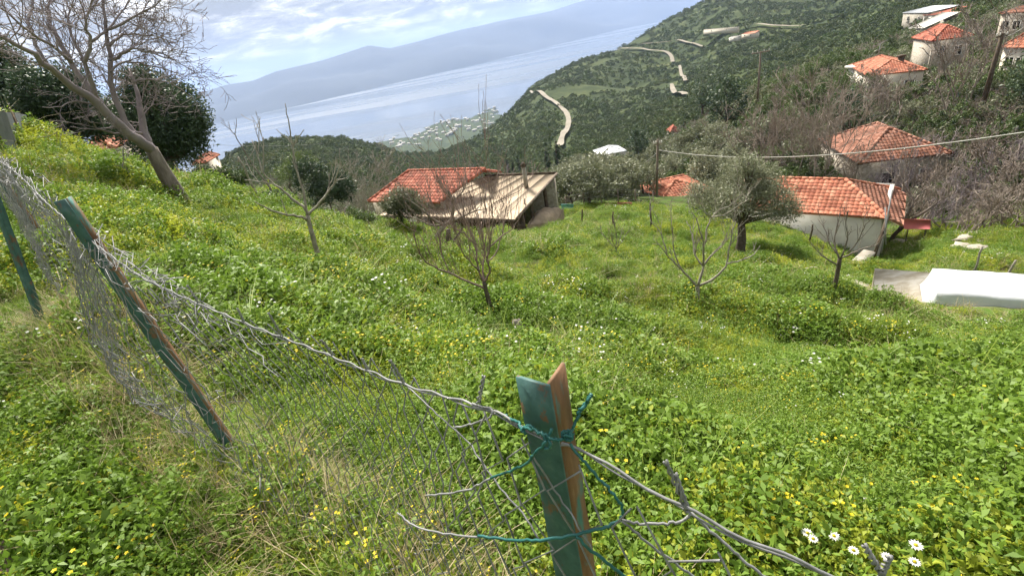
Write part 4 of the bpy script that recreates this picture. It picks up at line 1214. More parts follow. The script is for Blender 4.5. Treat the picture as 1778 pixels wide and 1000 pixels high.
hip_house('stone_house', 'red-roofed stone house peeking over the grass crest on the left', (120, 250), (146, 268), (199, 257), 40, (170, 240), 'tile_orange', 'stone_wall', 2.2, [(0, .7, .7, .8, .9)], depth=6, overhang=.25)
th, org, w, du, dv, zr = hip_house('balcony_house', 'small house with orange roof and white balcony below the dark evergreen', (326, 281), (334, 287), (359, 282), 75, (346, 270), 'tile_orange', 'plaster_cream', 2.8, [(0, .5, .6, 1.2, 1.6)], depth=5)
mb = MB(); c0 = (w[0]+w[1])/2-dv*.9; Rm = np.array([[du[0], dv[0], 0], [du[1], dv[1], 0], [0, 0, 1]])
mb.box([*c0, -.1], [np.linalg.norm(w[1]-w[0]), 1.5, .2], Rm); mb.box([*(c0-dv*.7), .5], [np.linalg.norm(w[1]-w[0]), .1, 1.0], Rm); part('balcony', mb, 'plaster_white', th)
# far farm buildings at the top of the slope
def flat_shed(name, label, L, R, r, D, H, roofm, wallm, slope=.12):
    a = T(*L, r); b = onz(*R, a[2]); du = unit((b-a)[:2]); dv = np.array([-du[1], du[0]]); W = np.linalg.norm((b-a)[:2])
    c = a[:2]+du*W/2+dv*D/2; org = np.array([*c, a[2]-H]); th = thing(name, label, 'building', org)
    FOOT.append((c[0], c[1], W/2+1, D/2+1, math.atan2(du[1], du[0])))
    pts = [np.array([*(sx*du*(W/2+.3)+sy*dv*(D/2+.3)), H+(0 if sy < 0 else D*slope)]) for sx, sy in ((-1, -1), (1, -1), (1, 1), (-1, 1))]
    mb = MB(); plate(mb, pts, .12); part('roof', mb, roofm, th)
    w = [sx*du*W/2+sy*dv*D/2 for sx, sy in ((-1, -1), (1, -1), (1, 1), (-1, 1))]
    for i in range(4):
        dd = unit(w[(i+1) % 4]-w[i])*(.12 if i % 2 == 0 else -.12)
        wall_box(th, w[i]-dd, w[(i+1) % 4]+dd, -1.5, H-.13+(D*slope if i == 2 else 0), wallm)
    for t in (.25, .7): window(th, w[0], w[1], t, H*.35, 1.2, H*.35, -dv)
    return th
flat_shed('farm_building', 'long grey-roofed farm building at the top of the slope', (1570, 22), (1612, 22), 205, 7, 3.4, 'metal_roof', 'concrete', .08)
flat_shed('farm_building', 'red-roofed farm building between two grey ones on the skyline slope', (1606, 26), (1652, 25), 195, 7, 2.6, 'tile_red', 'plaster_white', .12)
flat_shed('farm_building', 'low pale grey farm shed right of the red-roofed farm building', (1654, 25), (1702, 23), 205, 6, 2.2, 'metal_roof', 'concrete', .08)
flat_shed('farm_building', 'small white-roofed hut alone below the farm buildings', (1580, 49), (1604, 49), 165, 7, 2, 'plaster_white', 'concrete', .3)
flat_shed('farm_building', 'distant orange-roofed hut beside the hillside road', (1288, 60), (1310, 58), 560, 6, 3, 'tile_orange', 'plaster_cream', .2)
flat_shed('farm_building', 'distant white hut beside the hillside road', (1266, 66), (1280, 65), 560, 4, 2, 'plaster_white', 'plaster_white', .2)
flat_shed('retaining_wall', 'distant pinkish retaining wall above the hillside road', (1222, 52), (1280, 48), 600, 2, 3, 'concrete', 'plaster_cream', .0)

# ---- the shed with red tiles and the long beige sheet roof
def shed_left():
    base = T(780, 392, 33.); base[2] = gz(base[0], base[1])
    th = thing('tiled_shed', 'low shed with red tiled hip roof and long beige sheet roof at the field edge', 'shed', base)
    X = lambda px, py, r: T(px, py, r)-base
    # red hip roof
    def Z(px, py, z): return onz(px, py, z+base[2])-base
    a = X(639, 350, 38); b = Z(762, 352, a[2])
    ra = X(709, 297, 39.0); e_ = unit(b-a)
    tt_ = np.linspace(2, 14, 400); rb = ra+e_*tt_[int(np.argmin([abs(px_of(ra+e_*t+base)[0]-842) for t in tt_]))]
    ev = unit(b-a)
    roof_face(th, [a, b, rb, ra], ev, 'tile_red')
    bk = (rb-b); bk[2] = 0
    c1, c2 = a+unit(bk)*11, b+unit(bk)*11
    c1[2] = c2[2] = a[2]
    rl = ra+unit(bk)*2.5
    ridge_caps(th, a, ra, 'tile_red'); ridge_caps(th, ra, rb, 'tile_red'); ridge_caps(th, b, rb, 'tile_red')
    # rear red roof strip behind the ridge
    k1 = X(872, 298, 38.5); k2 = X(800, 300, 39.5)
    roof_face(th, [rb+[0, 0, -.05], k1, k2+[0, 0, .1]], ev, 'tile_red')
    # beige sheets
    p1 = X(897, 381, 29.); p0 = Z(662, 373, p1[2])
    q1 = X(967, 302, 35.); q0 = Z(843, 306, q1[2])
    for v_ in (q0, q1): v_[2] = q1[2]
    n = 7
    for i in range(n):
        f0, f1 = i/n, (i+1)/n
        s = [p0+(p1-p0)*f0, p0+(p1-p0)*f1-(p1-p0)*.0012, q0+(q1-q0)*f1-(q1-q0)*.0012, q0+(q1-q0)*f0]
        lf = np.array([0, 0, .006*(i % 2)])
        mb = MB(); plate(mb, [v+lf for v in s], .07); part('roof_sheet', mb, 'fibre_sheet', th)
    mb = MB(); mb.tube([p1+[0, 0, .02], q1+[0, 0, .02]], .10, 5); part('rake_board', mb, 'pole_wood', th)
    mb = MB(); mb.tube([q0+[0, 0, .06], q1+[0, 0, .06]], .10, 5); part('ridge_board', mb, 'dark_wood', th)
    mb = MB(); mb.tube([p0+[0, 0, -.1], p1+[0, 0, -.1]], .08, 5); part('eave_beam', mb, 'dark_wood', th)
    # walls under
    gzb = gz(*(p0+base)[:2])-base[2]-.6
    inn = unit((q1-p1)*[1, 1, 0])*.9
    wall_box(th, p0+inn, p1+inn, gzb-.8, p0[2]-.05, 'dark_wood', .2)
    wall_box(th, a+inn*.8, p0+inn*1.2, gzb-.8, a[2]-.15, 'dark_wood', .2)
    wall_box(th, a+inn*.6, b+inn*.6, gzb, a[2]-.12, 'stone_wall', .2)
    e2 = q1+(q1-q0)*-.04
    wall_box(th, q0+inn*.1, e2, gzb-1.5, q0[2]-.3, 'stone_wall', .25)
    wall_box(th, a+unit(bk)*.6+(b-a)*.04, ra*[1, 1, 0]+[0, 0, 0], gzb-2, a[2]-.15, 'stone_wall', .25)
    for t in (.06, .38, .72):
        f = p1+(q1-p1)*t-(p1-p0)*.02
        mb = MB(); mb.box([f[0], f[1], (f[2]+gzb)/2-.4], (.24, .24, f[2]-gzb+.6)); part('pillar', mb, 'dark_wood', th)
    for t in np.linspace(.05, .9, 6):
        f = p0+(p1-p0)*t
        mb = MB(); mb.tube([f+[0, 0, -.06], [f[0], f[1], gzb-.4]], .06, 6); part('eave_post', mb, 'dark_wood', th)
    # flue with a cowl, stay wire on the sheets
    f0 = X(913, 318, 33.6); f1 = X(909, 290, 33.6)
    mb = MB(); mb.tube([f0+[0, 0, -.3], f1], .15, 8); fl = part('flue', mb, 'concrete', th)
    mb = MB(); mb.tube([f1+[0, 0, -.02], f1+[0, 0, .10]], [.16, .22], 8); mb.tube([f1+[0, 0, .10], f1+[0, 0, .32]], [.24, .04], 8); part('cowl', mb, 'dark_wood', fl)
    mb = MB(); mb.tube([f0+[0, 0, .1], p0+(p1-p0)*.86+(q1-p1)*.55+[0, 0, .1], p0+(p1-p0)*.62+(q0-p0)*.3+[0, 0, .08]], .025, 4); part('stay_wire', mb, 'dark_wood', th)
    # loose corrugated offcut at the left corner, and a white sign board
    mb = MB(); s = [X(658, 374, 33.6), X(668, 374, 33.4), X(682, 364, 34.0), X(672, 364, 34.2)]
    plate(mb, s, .04); part('corrugated_offcut', mb, 'fibre_sheet', th)
    cc = (p0+p1+q0+q1)/4+base
    FOOT.append((cc[0], cc[1], np.linalg.norm(p1-p0)/2, np.linalg.norm(q1-p1)/2, math.atan2((p1-p0)[1], (p1-p0)[0])))
    return th, base, p1, q1
SHED, SB, SP1, SQ1 = shed_left()
def board(name, label, cat, pix, r, mat, th=.05, post=None):
    P = [T(px, py, r) for px, py in pix]
    base = np.mean(P, 0); base[2] = min(gz(base[0], base[1]), min(p[2] for p in P))
    t = thing(name, label, cat, base)
    d = unit((P[1]-P[0])*[1, 1, 0]); nb = np.array([-d[1], d[0], 0])*th
    Q = np.array(P)-base
    mb = MB(); mb.add(np.concatenate([Q, Q+nb]), [np.array([0, 1, 2, 3]), np.array([7, 6, 5, 4])]+[np.array([i, (i+1) % 4, 4+(i+1) % 4, 4+i]) for i in range(4)])
    part('panel', mb, mat, t)
    mb = MB()
    for q in (Q[0]*.85+Q[1]*.15, Q[0]*.15+Q[1]*.85): mb.tube([[q[0]+nb[0]*1.8, q[1]+nb[1]*1.8, -.3], [q[0]+nb[0]*1.8, q[1]+nb[1]*1.8, max(Q[:, 2])-.05]], .03, 5)
    part('stake', mb, 'dark_wood', t)
    return t
board('sign_board', 'small white board on stakes in front of the tiled shed', 'sign', [(710, 385), (724, 385), (724, 377), (710, 377)], 29.8, 'plaster_white')
board('plastic_sheet', 'bright pink sheet along the fence at the far field edge', 'sheet', [(1072, 363), (1098, 365), (1098, 352), (1072, 352)], 38, 'tarp_pink')
board('plastic_sheet', 'teal sheet leaning at the fence right of the tiled shed', 'sheet', [(974, 364), (996, 364), (996, 355), (974, 355)], 38, 'tarp_teal')
board('plastic_sheet', 'pink sheet panel on the grass right of the white-walled shed', 'sheet', [(1570, 398), (1615, 398), (1616, 382), (1566, 380)], 37, 'tarp_pink')
# brown covered heap beside the shed
def heap():
    b = T(945, 392, 31.0); b[2] = gz(b[0], b[1])
    o = thing('covered_heap', 'heap under a brown net cover at the right end of the tiled shed', 'heap', b)
    P = [T(915, 391, 29.5)-b, T(968, 386, 31)-b, T(978, 360, 34)-b, T(932, 366, 32.5)-b]
    n = 9; V = []
    for i in range(n):
        for j in range(n):
            u, v = i/(n-1), j/(n-1)
            p = (P[0]*(1-u)+P[1]*u)*(1-v)+(P[3]*(1-u)+P[2]*u)*v
            h = math.sin(u*math.pi)**.5*math.sin(v*math.pi)**.5*.5
            V.append(p+[0, 0, h+.12*float(vnoise(np.array([u*5]), np.array([v*5]), 3)[0])-.1])
    i, j = np.meshgrid(np.arange(n-1), np.arange(n-1), indexing='ij'); k = (i*n+j).ravel()
    mb = MB(); mb.add(V, np.stack([k, k+n, k+n+1, k+1], 1))
    part('cover', mb, 'tarp_brown', o, True)
    mb = MB()
    for a, c in ((0, 1), (1, 2), (3, 0)):
        mb.add([P[a], P[c], P[c]-[0, 0, 1.5], P[a]-[0, 0, 1.5]], np.array([0, 1, 2, 3]))
    part('side_cloth', mb, 'tarp_brown', o)
heap()

# ---- the white-walled shed with hipped tile roof
def shed_right():
    F = T(1542, 379, 33.); base = F.copy(); base[2] = gz(F[0], F[1])-.3
    th = thing('white_walled_shed', 'white-walled shed with orange hipped tile roof behind the olive tree', 'shed', base)
    z = F[2]
    L = onz(1250, 361, z)
    du = unit((L-F)[:2]); dv = np.array([du[1], -du[0]])      # away from the camera
    if dv @ F[:2] < 0: dv = -dv
    W = np.linalg.norm((L-F)[:2]); W = min(W, 15.)
    X = lambda p, zz: np.array([p[0], p[1], zz])-base
    f2 = F[:2]
    rb3 = T(1468, 312.5, 36.5); zr = rb3[2]; ra3 = onz(1430, 312.5, zr)
    ra, rb = X(ra3[:2], zr), X(rb3[:2], zr)
    Fp, Lp = X(f2, z), X(f2+du*W, z)
    e1 = rb+np.array([*(du*max(1.5, W-3.4-np.linalg.norm((rb-Fp)[:2])*.4)), 0])
    roof_face(th, [Lp, Fp, rb, e1], [*du, 0], 'tile_orange')
    ridge_caps(th, rb, Fp, 'tile_orange'); ridge_caps(th, e1, rb, 'tile_orange')
    # right-hand slope, in a darker, browner tile colour; ridge runs on to the right
    rc = T(1562, 329, 40)-base; rd = T(1573, 337, 39.6)-base
    nrm = unit(np.cross(rb-Fp, rc-Fp))
    def onpl(px, py):
        d = ray(px, py); o = CPOS-base; return o+d*(((Fp-o) @ nrm)/(d @ nrm))
    pts = [Fp, onpl(1569, 391), onpl(1574, 337), rc, rb]
    roof_face(th, pts, unit(pts[1]-Fp) if np.linalg.norm(pts[1]-Fp) > .2 else [*dv, 0], 'tile_brown')
    ridge_caps(th, rb, rc, 'tile_orange')
    ridge_caps(th, e1, Lp, 'tile_orange')
    back = np.array([*(dv*4.6), 0]); Lb = Lp+2*np.array([*(dv*((e1-Lp)[:2] @ dv)), 0])
    roof_face(th, [Lp, e1, Lb], [*dv, 0], 'tile_red')
    # walls
    ins = .25
    zlo = -1.6
    a, b = f2+(du+dv)*ins-base[:2], f2+du*(W-ins)+dv*ins-base[:2]
    wall_box(th, a, b, zlo, z-base[2]-.12, 'plaster_white', .22)
    c = a+dv*6.2; d = b+dv*6.2
    wall_box(th, a+dv*.11, c, zlo, z-base[2]-.14, 'plaster_white', .22)
    wall_box(th, b+dv*.11, d, zlo, z-base[2]-.14, 'plaster_white', .22)
    wall_box(th, c, d, zlo, z-base[2]-.14, 'plaster_white', .22)
    # stone-faced footing
    mb = MB(); m0 = (a+b)/2-dv*.25; Rm = np.array([[du[0], dv[0], 0], [du[1], dv[1], 0], [0, 0, 1]])
    mb.box([*m0, zlo+.55], [W+.4, .5, 1.3], Rm); part('footing', mb, 'plaster_cream', th)
    # leaning props and gutter pipe at the right corner
    mb = MB(); mb.tube([T(1517, 447, 31)-base, T(1543, 372, 32.6)-base], .09, 6); part('prop', mb, 'dark_wood', th)
    mb = MB(); mb.tube([T(1530, 440, 31.3)-base, T(1549, 330, 32.8)-base], .035, 5); part('downpipe', mb, 'galvanised', th)
    mb = MB(); mb.tube([T(1537, 300+60, 32.4)-base, T(1538, 425, 31.6)-base], .03, 5); part('downpipe', mb, 'galvanised', th)
    FOOT.append((f2[0]+du[0]*W/2+dv[0]*3.2, f2[1]+du[1]*W/2+dv[1]*3.2, W/2+.2, 3.4, math.atan2(du[1], du[0])))
shed_right()
hip_house('tiled_wing', 'pinkish tiled low building seen left behind the olive tree', (1140, 335), (1147, 350), (1240, 330), 46, (1205, 308), 'tile_orange', 'stone_wall', 2.2, [(0, .3, .6, .8, .8)], depth=6)

def coast_village():
    g = np.random.default_rng(70); mb = MB()
    for _ in range(160):
        az = math.radians(g.uniform(-10, 2.5)); r = g.uniform(2050, 2900)
        x, y = math.sin(az)*r, math.cos(az)*r; z = gz(x, y)
        if -349 < z < -300: mb.box((x, y, z+3), (g.uniform(8, 18), g.uniform(8, 14), g.uniform(6, 10)))
    if mb.V:
        o = link('coast_village', mb.mesh('coast_village', 'plaster_white')); tag(o, 'scattered pale buildings of a village on the coastal plain', 'village', kind='stuff')
coast_village()
# ---------------------------------------------------------------- the near fence
def near_fence():
    g = np.random.default_rng(8)
    p1 = onz(952, 672, 1.30)
    fence = thing('wire_fence', 'sagging chain-link fence with rusty teal angle-iron posts in the foreground', 'fence', (p1[0], p1[1], 0.))
    org = np.array([p1[0], p1[1], 0.])
    def angle_post(bot, top, d1, d2, w, t, mats, label=None):
        """L-section: outer corner on the line bot-top, flanges along d1 and d2"""
        d1, d2 = unit(d1), unit(d2)
        po = None
        for k, (d, n) in enumerate(((d1, d2), (d2, d1))):
            mb = MB(); rows = 26
            V = []
            for i in range(rows+1):
                c = bot+(top-bot)*i/rows
                st = 0 if k == 0 else t+.0004
                jag = .0014*g.normal(size=4)
                V += [c+d*st, c+d*(w+jag[0]), c+d*(w+jag[0])+n*t, c+d*st+n*t]
            F = []
            for i in range(rows):
                for j in range(4): F.append([i*4+j, i*4+(j+1) % 4, i*4+4+(j+1) % 4, i*4+4+j])
            F = [np.array(F), np.array([3, 2, 1, 0]), rows*4+np.arange(4)]
            mb.add(np.array(V)-org, F)
            if k == 0: po = part('post', mb, mats[0], fence, label=label)
            else: part('flange', mb, mats[1], po)
        return po
    l, r = onz(895, 655, 1.30), onz(980, 632, 1.30)
    low = p1+(T(1018, 1010, .56)-p1)
    dirv = unit(np.array([p1[0]+.012, p1[1]+.0, -.35])-p1)
    bot1 = p1+dirv*(1.75/abs(dirv[2]))
    angle_post(bot1, p1, l-p1, r-p1, .050, .0055, ('post_paint', 'post_rust'), 'teal-painted angle-iron post with flaking rust beside the camera')
    # second post, leaning left
    b2, t2 = T(428, 812, 2.5), T(112, 346, 2.52)
    e = unit(b2-t2)
    s2 = unit(np.cross(e, ray(270, 580)))
    back = unit(np.cross(s2, e)); 
    if back @ ray(270, 580) < 0: back = -back
    if s2 @ CX > 0: s2 = -s2
    angle_post(b2+e*.25, t2, s2*.8+back*.6, -s2*.6+back*.8, .043, .006, ('post_paint', 'post_rust'), 'leaning teal and rust angle-iron post left of the nearest one')
    b3, t3 = T(26, 440, 4.9), T(-42, 262, 4.9)
    b3 = t3+(b3-t3)*2.7
    angle_post(b3, t3, [-.9, .2, 0], [.3, .9, 0], .04, .006, ('post_paint', 'post_paint'), 'teal post at the left edge of the picture')
    b4, t4 = np.array([-5.2, 5.9, .3]), np.array([-5.25, 5.85, 1.75])
    angle_post(b4, t4, [-.9, .2, 0], [.3, .9, 0], .05, .006, ('post_paint', 'post_rust'))
    b0, t0 = np.array([1.25, -.75, -.3]), np.array([1.25, -.75, 1.15])
    angle_post(b0, t0, [-.9, .2, 0], [.3, .9, 0], .05, .006, ('post_paint', 'post_rust'))
    # top wire through directions seen in the photograph
    topw = [t4-[0, 0, .2], T(30, 300, 4.0), T(80, 352, 3.2), T(165, 424, 2.47), T(245, 482, 2.1), T(330, 521, 1.82), T(430, 563, 1.52), T(560, 612, 1.17), T(700, 668, .86), T(790, 692, .70), T(858, 714, .60), onz(925, 744, 1.215)+[0, -.004, 0],
            onz(960, 765, 1.205)+[0, -.006, 0], onz(1000, 772, 1.18), T(1085, 826, .475), T(1190, 882, .45), T(1300, 938, .435), T(1450, 1000, .45), T(1600, 1060, .5), t0-[0, 0, .1]]
    topw = np.array(topw)
    t = np.linspace(0, len(topw)-1, (len(topw)-1)*8+1)
    C = np.stack([np.interp(t, np.arange(len(topw)), topw[:, k]) for k in range(3)], 1)
    for _ in range(4): C[1:-1] = (C[:-2]+2*C[1:-1]+C[2:])/4
    dl = np.concatenate([[0], np.cumsum(np.linalg.norm(np.diff(C, axis=0), axis=1))])
    def cur(s): return np.stack([np.interp(s, dl, C[:, k]) for k in range(3)], -1)
    n = int(dl[-1]/.02)
    S = np.linspace(0, dl[-1], n)
    Q = cur(S)
    mb = MB()
    w1 = Q+np.stack([.0015*np.cos(S*60), .0015*np.sin(S*60), .0015*np.sin(S*60+1)], 1)
    w2 = Q-np.stack([.0025*np.cos(S*42), .0025*np.sin(S*42), .0020+.004*np.abs(np.sin(S*7))], 1)
    mb.tube(w1-org, .0021, 6, False); part('top_wire', mb, 'galvanised', fence, True)
    mb = MB(); mb.tube(w2-org, .0016, 5, False); part('top_wire', mb, 'galvanised', fence, True)
    # chain-link: zigzag strands hanging from the top wire
    cw, ch = .047, .052                   # half cell width, half cell height
    s_post1 = dl[np.argmin(np.linalg.norm(C-onz(960, 765, 1.205), axis=1))]
    ns = int(dl[-1]/cw)
    mesh_l = MB(); mesh_r = MB()
    for k in range(ns):
        s0 = k*cw
        c0 = cur(np.array(s0)); ground = gz(c0[0], c0[1])
        rows = int(max(4, (c0[2]-ground)/ch*1.04))
        j = np.arange(rows)
        s = s0+np.where(j % 2 == (k % 2), 0, cw)+.006*g.normal(size=rows)
        c = cur(s)
        zt = c[:, 2]; frac = j/rows
        nrm = np.array([.675, .738, 0.])
        bulge = .10*np.sin(frac*math.pi)*math.sin(s0*2.1+.6)+.05*np.sin(frac*5+s0*3)-.06*frac
        dist_ = np.hypot(c0[0], c0[1])
        crump = (.020 if s0 < s_post1-1.6 else .004)*g.normal(size=(rows, 3))*(.3+frac[:, None])
        P = c.copy(); P[:, 2] = zt-(zt-ground)*frac
        P += nrm*bulge[:, None]*min(1., frac.max())*.8+crump
        P += nrm*(.004*np.where(j % 2 == (k % 2), 1, -1))[:, None]
        rad = .0017 if s0 > s_post1-1.3 else .0019
        (mesh_l if s0 < s_post1 else mesh_r).tube(P-org, rad, 4, False)
    part('chain_link_mesh', mesh_l, 'galvanised', fence, kind='stuff')
    part('chain_link_mesh', mesh_r, 'galvanised', fence, kind='stuff')
    # bunched second layer of mesh rolled along the far stretch
    mb = MB()
    for k in range(60):
        s0 = g.uniform(.2, s_post1-1.35); L = g.uniform(.3, .8)
        ss = np.linspace(s0, s0+L, 14)
        P = cur(ss)+g.normal(size=(14, 3))*.018+np.array([.0, .0, -.02])+np.array([-.02, -.02, -.02])*g.normal()
        mb.tube(P-org, .0016, 4, False)
    part('tangled_wire', mb, 'galvanised', fence, kind='stuff')
    # twisted wire ends along the top
    def spike(pa, pb, r0, r1):
        a, b = T(*pa, r0), T(*pb, r1)
        mb = MB(); tt = np.linspace(0, 1, 14)
        ax = unit(b-a); s = unit(np.cross(ax, FWD)); q = np.cross(ax, s)
        for ph in (0, math.pi):
            P = a+np.outer(tt, b-a)+(.0028*(1-tt*.25))[:, None]*(np.cos(tt*16+ph)[:, None]*s+np.sin(tt*16+ph)[:, None]*q)
            mb.tube(P-org, .0017, 5)
        part('wire_end', mb, 'galvanised', fence, True)
    for a, b, r in [((1192, 884), (1155, 800), .452), ((1195, 888), (1172, 822), .455), ((1530, 995), (1500, 945), .465), ((1528, 1000), (1545, 965), .465), ((703, 668), (677, 625), .86), ((580, 618), (557, 590), 1.13), ((490, 585), (466, 543), 1.33), ((830, 700), (840, 652), .64), ((345, 527), (325, 495), 1.78), ((425, 562), (412, 535), 1.53), ((640, 645), (628, 622), .99)]:
        spike(a, b, r, r-.004)
    # green tie wires round the near post
    def tie(pts, rad=.0022, mat='wire_green', name='tie_wire'):
        P = np.array(pts); tt = np.linspace(0, len(P)-1, (len(P)-1)*6+1)
        Qq = np.stack([np.interp(tt, np.arange(len(P)), P[:, k]) for k in range(3)], 1)
        for _ in range(2): Qq[1:-1] = (Qq[:-2]+2*Qq[1:-1]+Qq[2:])/4
        Qq[1:-1] += g.normal(size=Qq[1:-1].shape)*.0009
        mb = MB(); mb.tube(Qq-org, rad, 6); part(name, mb, mat, fence, True)
    D = lambda px, py, r: T(px, py, r)
    tie([D(862, 716, .60), D(880, 724, .58), D(902, 735, .545), D(905, 742, .53), D(925, 745, .505), D(945, 756, .485), D(962, 764, .478), D(980, 762, .485), D(990, 752, .50), D(1000, 730, .51), D(1012, 706, .515), D(1026, 684, .515)])
    tie([D(1000, 730, .505), D(1006, 714, .508), D(1020, 698, .510), D(1027, 686, .512)], .0024)
    tie([D(902, 738, .54), D(912, 752, .52), D(905, 746, .525), D(918, 738, .52), D(940, 752, .487), D(955, 768, .478), D(952, 778, .478), D(942, 776, .482), D(958, 744, .486)])
    for k in range(3):
        c = D(985, 752+k*4, .488-k*.002); tt = np.linspace(0, 6.28, 9)
        tie([c+CX*.006*math.cos(a)+CY*.0035*math.sin(a)-FWD*.003*math.sin(a+1) for a in tt], .002)
    tie([D(948, 766, .478), D(925, 790, .49), D(916, 806, .51), D(880, 820, .54), D(852, 830, .56)], .0019)
    tie([D(852, 830, .56), D(825, 846, .59), D(790, 855, .63), D(740, 860, .70)], .0018, 'galvanised', 'mesh_strand')
    tie([D(830, 930, .53), D(890, 938, .49), D(930, 937, .455), D(985, 932, .435), D(1040, 918, .44), D(1075, 904, .445)], .0022)
    tie([D(690, 890, .68), D(715, 912, .64), D(760, 925, .60), D(830, 932, .53)], .0017, 'galvanised', 'mesh_strand')
    tie([D(1075, 904, .445), D(1110, 908, .45), D(1160, 910, .45), D(1190, 902, .455), D(1198, 890, .455)], .0019, 'galvanised', 'mesh_strand')
    tie([D(990, 770, .485), D(1012, 798, .47), D(1040, 830, .46), D(1068, 860, .45), D(1082, 882, .447), D(1078, 902, .445)], .0019)
    tie([D(1000, 932, .433), D(1040, 965, .43), D(1080, 995, .43), D(1130, 1030, .43)], .0022)
    tie([D(1080, 904, .445), D(1120, 940, .44), D(1170, 975, .44), D(1220, 1010, .44)], .0017, 'galvanised', 'mesh_strand')
    tie([D(1200, 890, .452), D(1240, 928, .445), D(1290, 970, .44), D(1340, 1010, .44)], .0019, 'galvanised', 'mesh_strand')
    tie([D(708, 672, .855), D(760, 720, .74), D(808, 760, .67), D(870, 850, .56), D(915, 900, .50), D(935, 935, .47)], .0015, 'galvanised', 'mesh_strand')
    tie([D(925, 790, .50), D(955, 840, .50), D(1000, 905, .46), D(1030, 960, .44)], .0013, 'galvanised', 'mesh_strand')
    tie([D(820, 700, .65), D(858, 712, .60), D(852, 726, .60), D(820, 736, .64), D(790, 742, .67)], .0018, 'galvanised', 'mesh_strand')
near_fence()
# corrugated metal sheet fence on the crest
def sheet_fence():
    base = T(30, 256, 17.); base[2] = gz(base[0], base[1])
    th = thing('sheet_metal_fence', 'grey sheet-metal fence of upright panels on the crest at the left edge', 'fence', base)
    tops = [(-40, 190), (-18, 193), (4, 196), (18, 196), (31, 198), (43, 200)]
    bots = [(-30, 262), (-6, 262), (22, 261), (38, 258), (49, 254), (58, 248)]
    rr = [13, 13.6, 14.4, 15.4, 16.6, 18]
    for i in range(5):
        a, b, c, d = T(*bots[i], rr[i]), T(*bots[i+1], rr[i+1]), T(*tops[i+1], rr[i+1]), T(*tops[i], rr[i])
        n = 12; V = []
        nn = unit(np.cross(b-a, [0, 0, 1]))
        for k in range(n+1):
            f = k/n; off = nn*(.03*math.cos(k*math.pi))+nn*(.03 if i % 2 else 0)
            for p, q in ((a, b), (d, c)): V.append(p+(q-p)*f*.985+off-base-([0, 0, .2] if p is a else [0, 0, 0]))
        F = np.array([[2*k, 2*k+2, 2*k+3, 2*k+1] for k in range(n)])
        mb = MB(); mb.add(V, F); part('panel', mb, 'sheet_metal', th)
        mb = MB(); mb.tube([a-base-[0, 0, .3], d-base+[0, 0, .02]], .05, 6); part('post', mb, 'dark_wood', th)
sheet_fence()
# ---------------------------------------------------------------- poles, wires and small things
def pole(name, label, pb, pt, r, rad, mat='pole_wood', arms=(), rmin=None):
    b = T(*pb, r); b[2] = min(b[2], gz(b[0], b[1])); t = T(*pt, r)
    th = thing(name, label, 'pole', b)
    mb = MB(); mb.tube([[0, 0, -.4], (t-b)*.5, t-b], [rad*1.2, rad, rad*.8], 8); part('shaft', mb, mat, th)
    for (f, w, h) in arms:
        c = (t-b)*f; side = unit(np.cross(t-b, FWD))
        mb = MB(); mb.tube([c-side*w, c+side*w], h, 5); part('crossarm', mb, mat, th)
        for k in (-1, -.4, .4, 1):
            q = c+side*w*k*.93; mb = MB(); mb.tube([q+[0, 0, h], q+[0, 0, h+.12], q+[0, 0, h+.28]], [.05, .07, .03], 6); part('insulator', mb, 'plaster_white', th)
    return th, b, t
_, _, PT1 = pole('utility_pole', 'thin wooden utility pole standing left of the olive tree', (1140, 350), (1142, 243), 46, .11, arms=[(.93, .35, .04)])
pole('utility_pole', 'utility pole with crossarm and insulators on the green slope', (1314, 192), (1321, 90), 88, .15, 'pole_wood', [(.985, 1.3, .09)])
_, _, PT3 = pole('utility_pole', 'dark leaning wooden pole in front of the pale village house', (1703, 193), (1741, 58), 66, .20, 'dark_wood', [(.96, .5, .06)])
def cable(label, a, b, sag, rad=.02, mat='cable', name='overhead_cable', group=None):
    t = np.linspace(0, 1, 30)
    P = a+np.outer(t, b-a); P[:, 2] -= 4*sag*t*(1-t)
    mb = MB(); mb.tube(P-a, rad, 5)
    o = link(name, mb.mesh(name, mat, True), None, a); tag(o, label, 'cable', group)
ct = T(1145, 261, 46)
cable('pale overhead cable running right from the thin pole across the roofs', ct, T(1830, 222, 30), .9, .03)
cable('slack cable running down left from the thin pole to the white house', ct, T(1075, 300, 62), .5, .02)
cable('cable running up right from the dark leaning pole', T(1739, 66, 66), T(1800, 30, 70), .3, .03)
cable('thin cable over the strait left of the young tree', T(300, 247, 60), T(560, 250, 60), .3, .014)
cable('thin wire from the field pole down to the shed roof', T(967, 302, 38.4), T(1090, 345, 40), .2, .012)
cable('thin wire from the shed roof corner to the right fence line', T(967, 304, 38.4), T(1040, 352, 40), .15, .010)

def stake(label, pb, pt, rad, mat, name='stake', r=None, group=None, cat='stake', rmin=.6):
    b = P0(*pb, rmin) if r is None else T(*pb, r); rr = math.hypot(b[0], b[1])
    t = T(*pt, rr)-b
    g = np.random.default_rng(int(pb[0]))
    P = np.array([[0, 0, 0]-unit(t)*.25, t*.35+g.normal(size=3)*rad*.6, t*.7+g.normal(size=3)*rad*.6, t])
    mb = MB(); mb.tube(P, [rad*1.1, rad, rad*.95, rad*.85], 7)
    o = link(name, mb.mesh(name, mat, True), None, b); tag(o, label, cat, group)
stake('short black stake in the grass right of the leaning bare tree', (342, 343), (331, 331), .045, 'dark_void')
stake('pale leaning stick below the dead sapling', (450, 340), (413, 273), .035, 'bark_pale', r=17.5)
stake('thin stake at the near right corner of the tiled shed', (911, 392), (911, 345), .04, 'dark_wood', r=31)
FS = 'fence stakes along the far field edge'
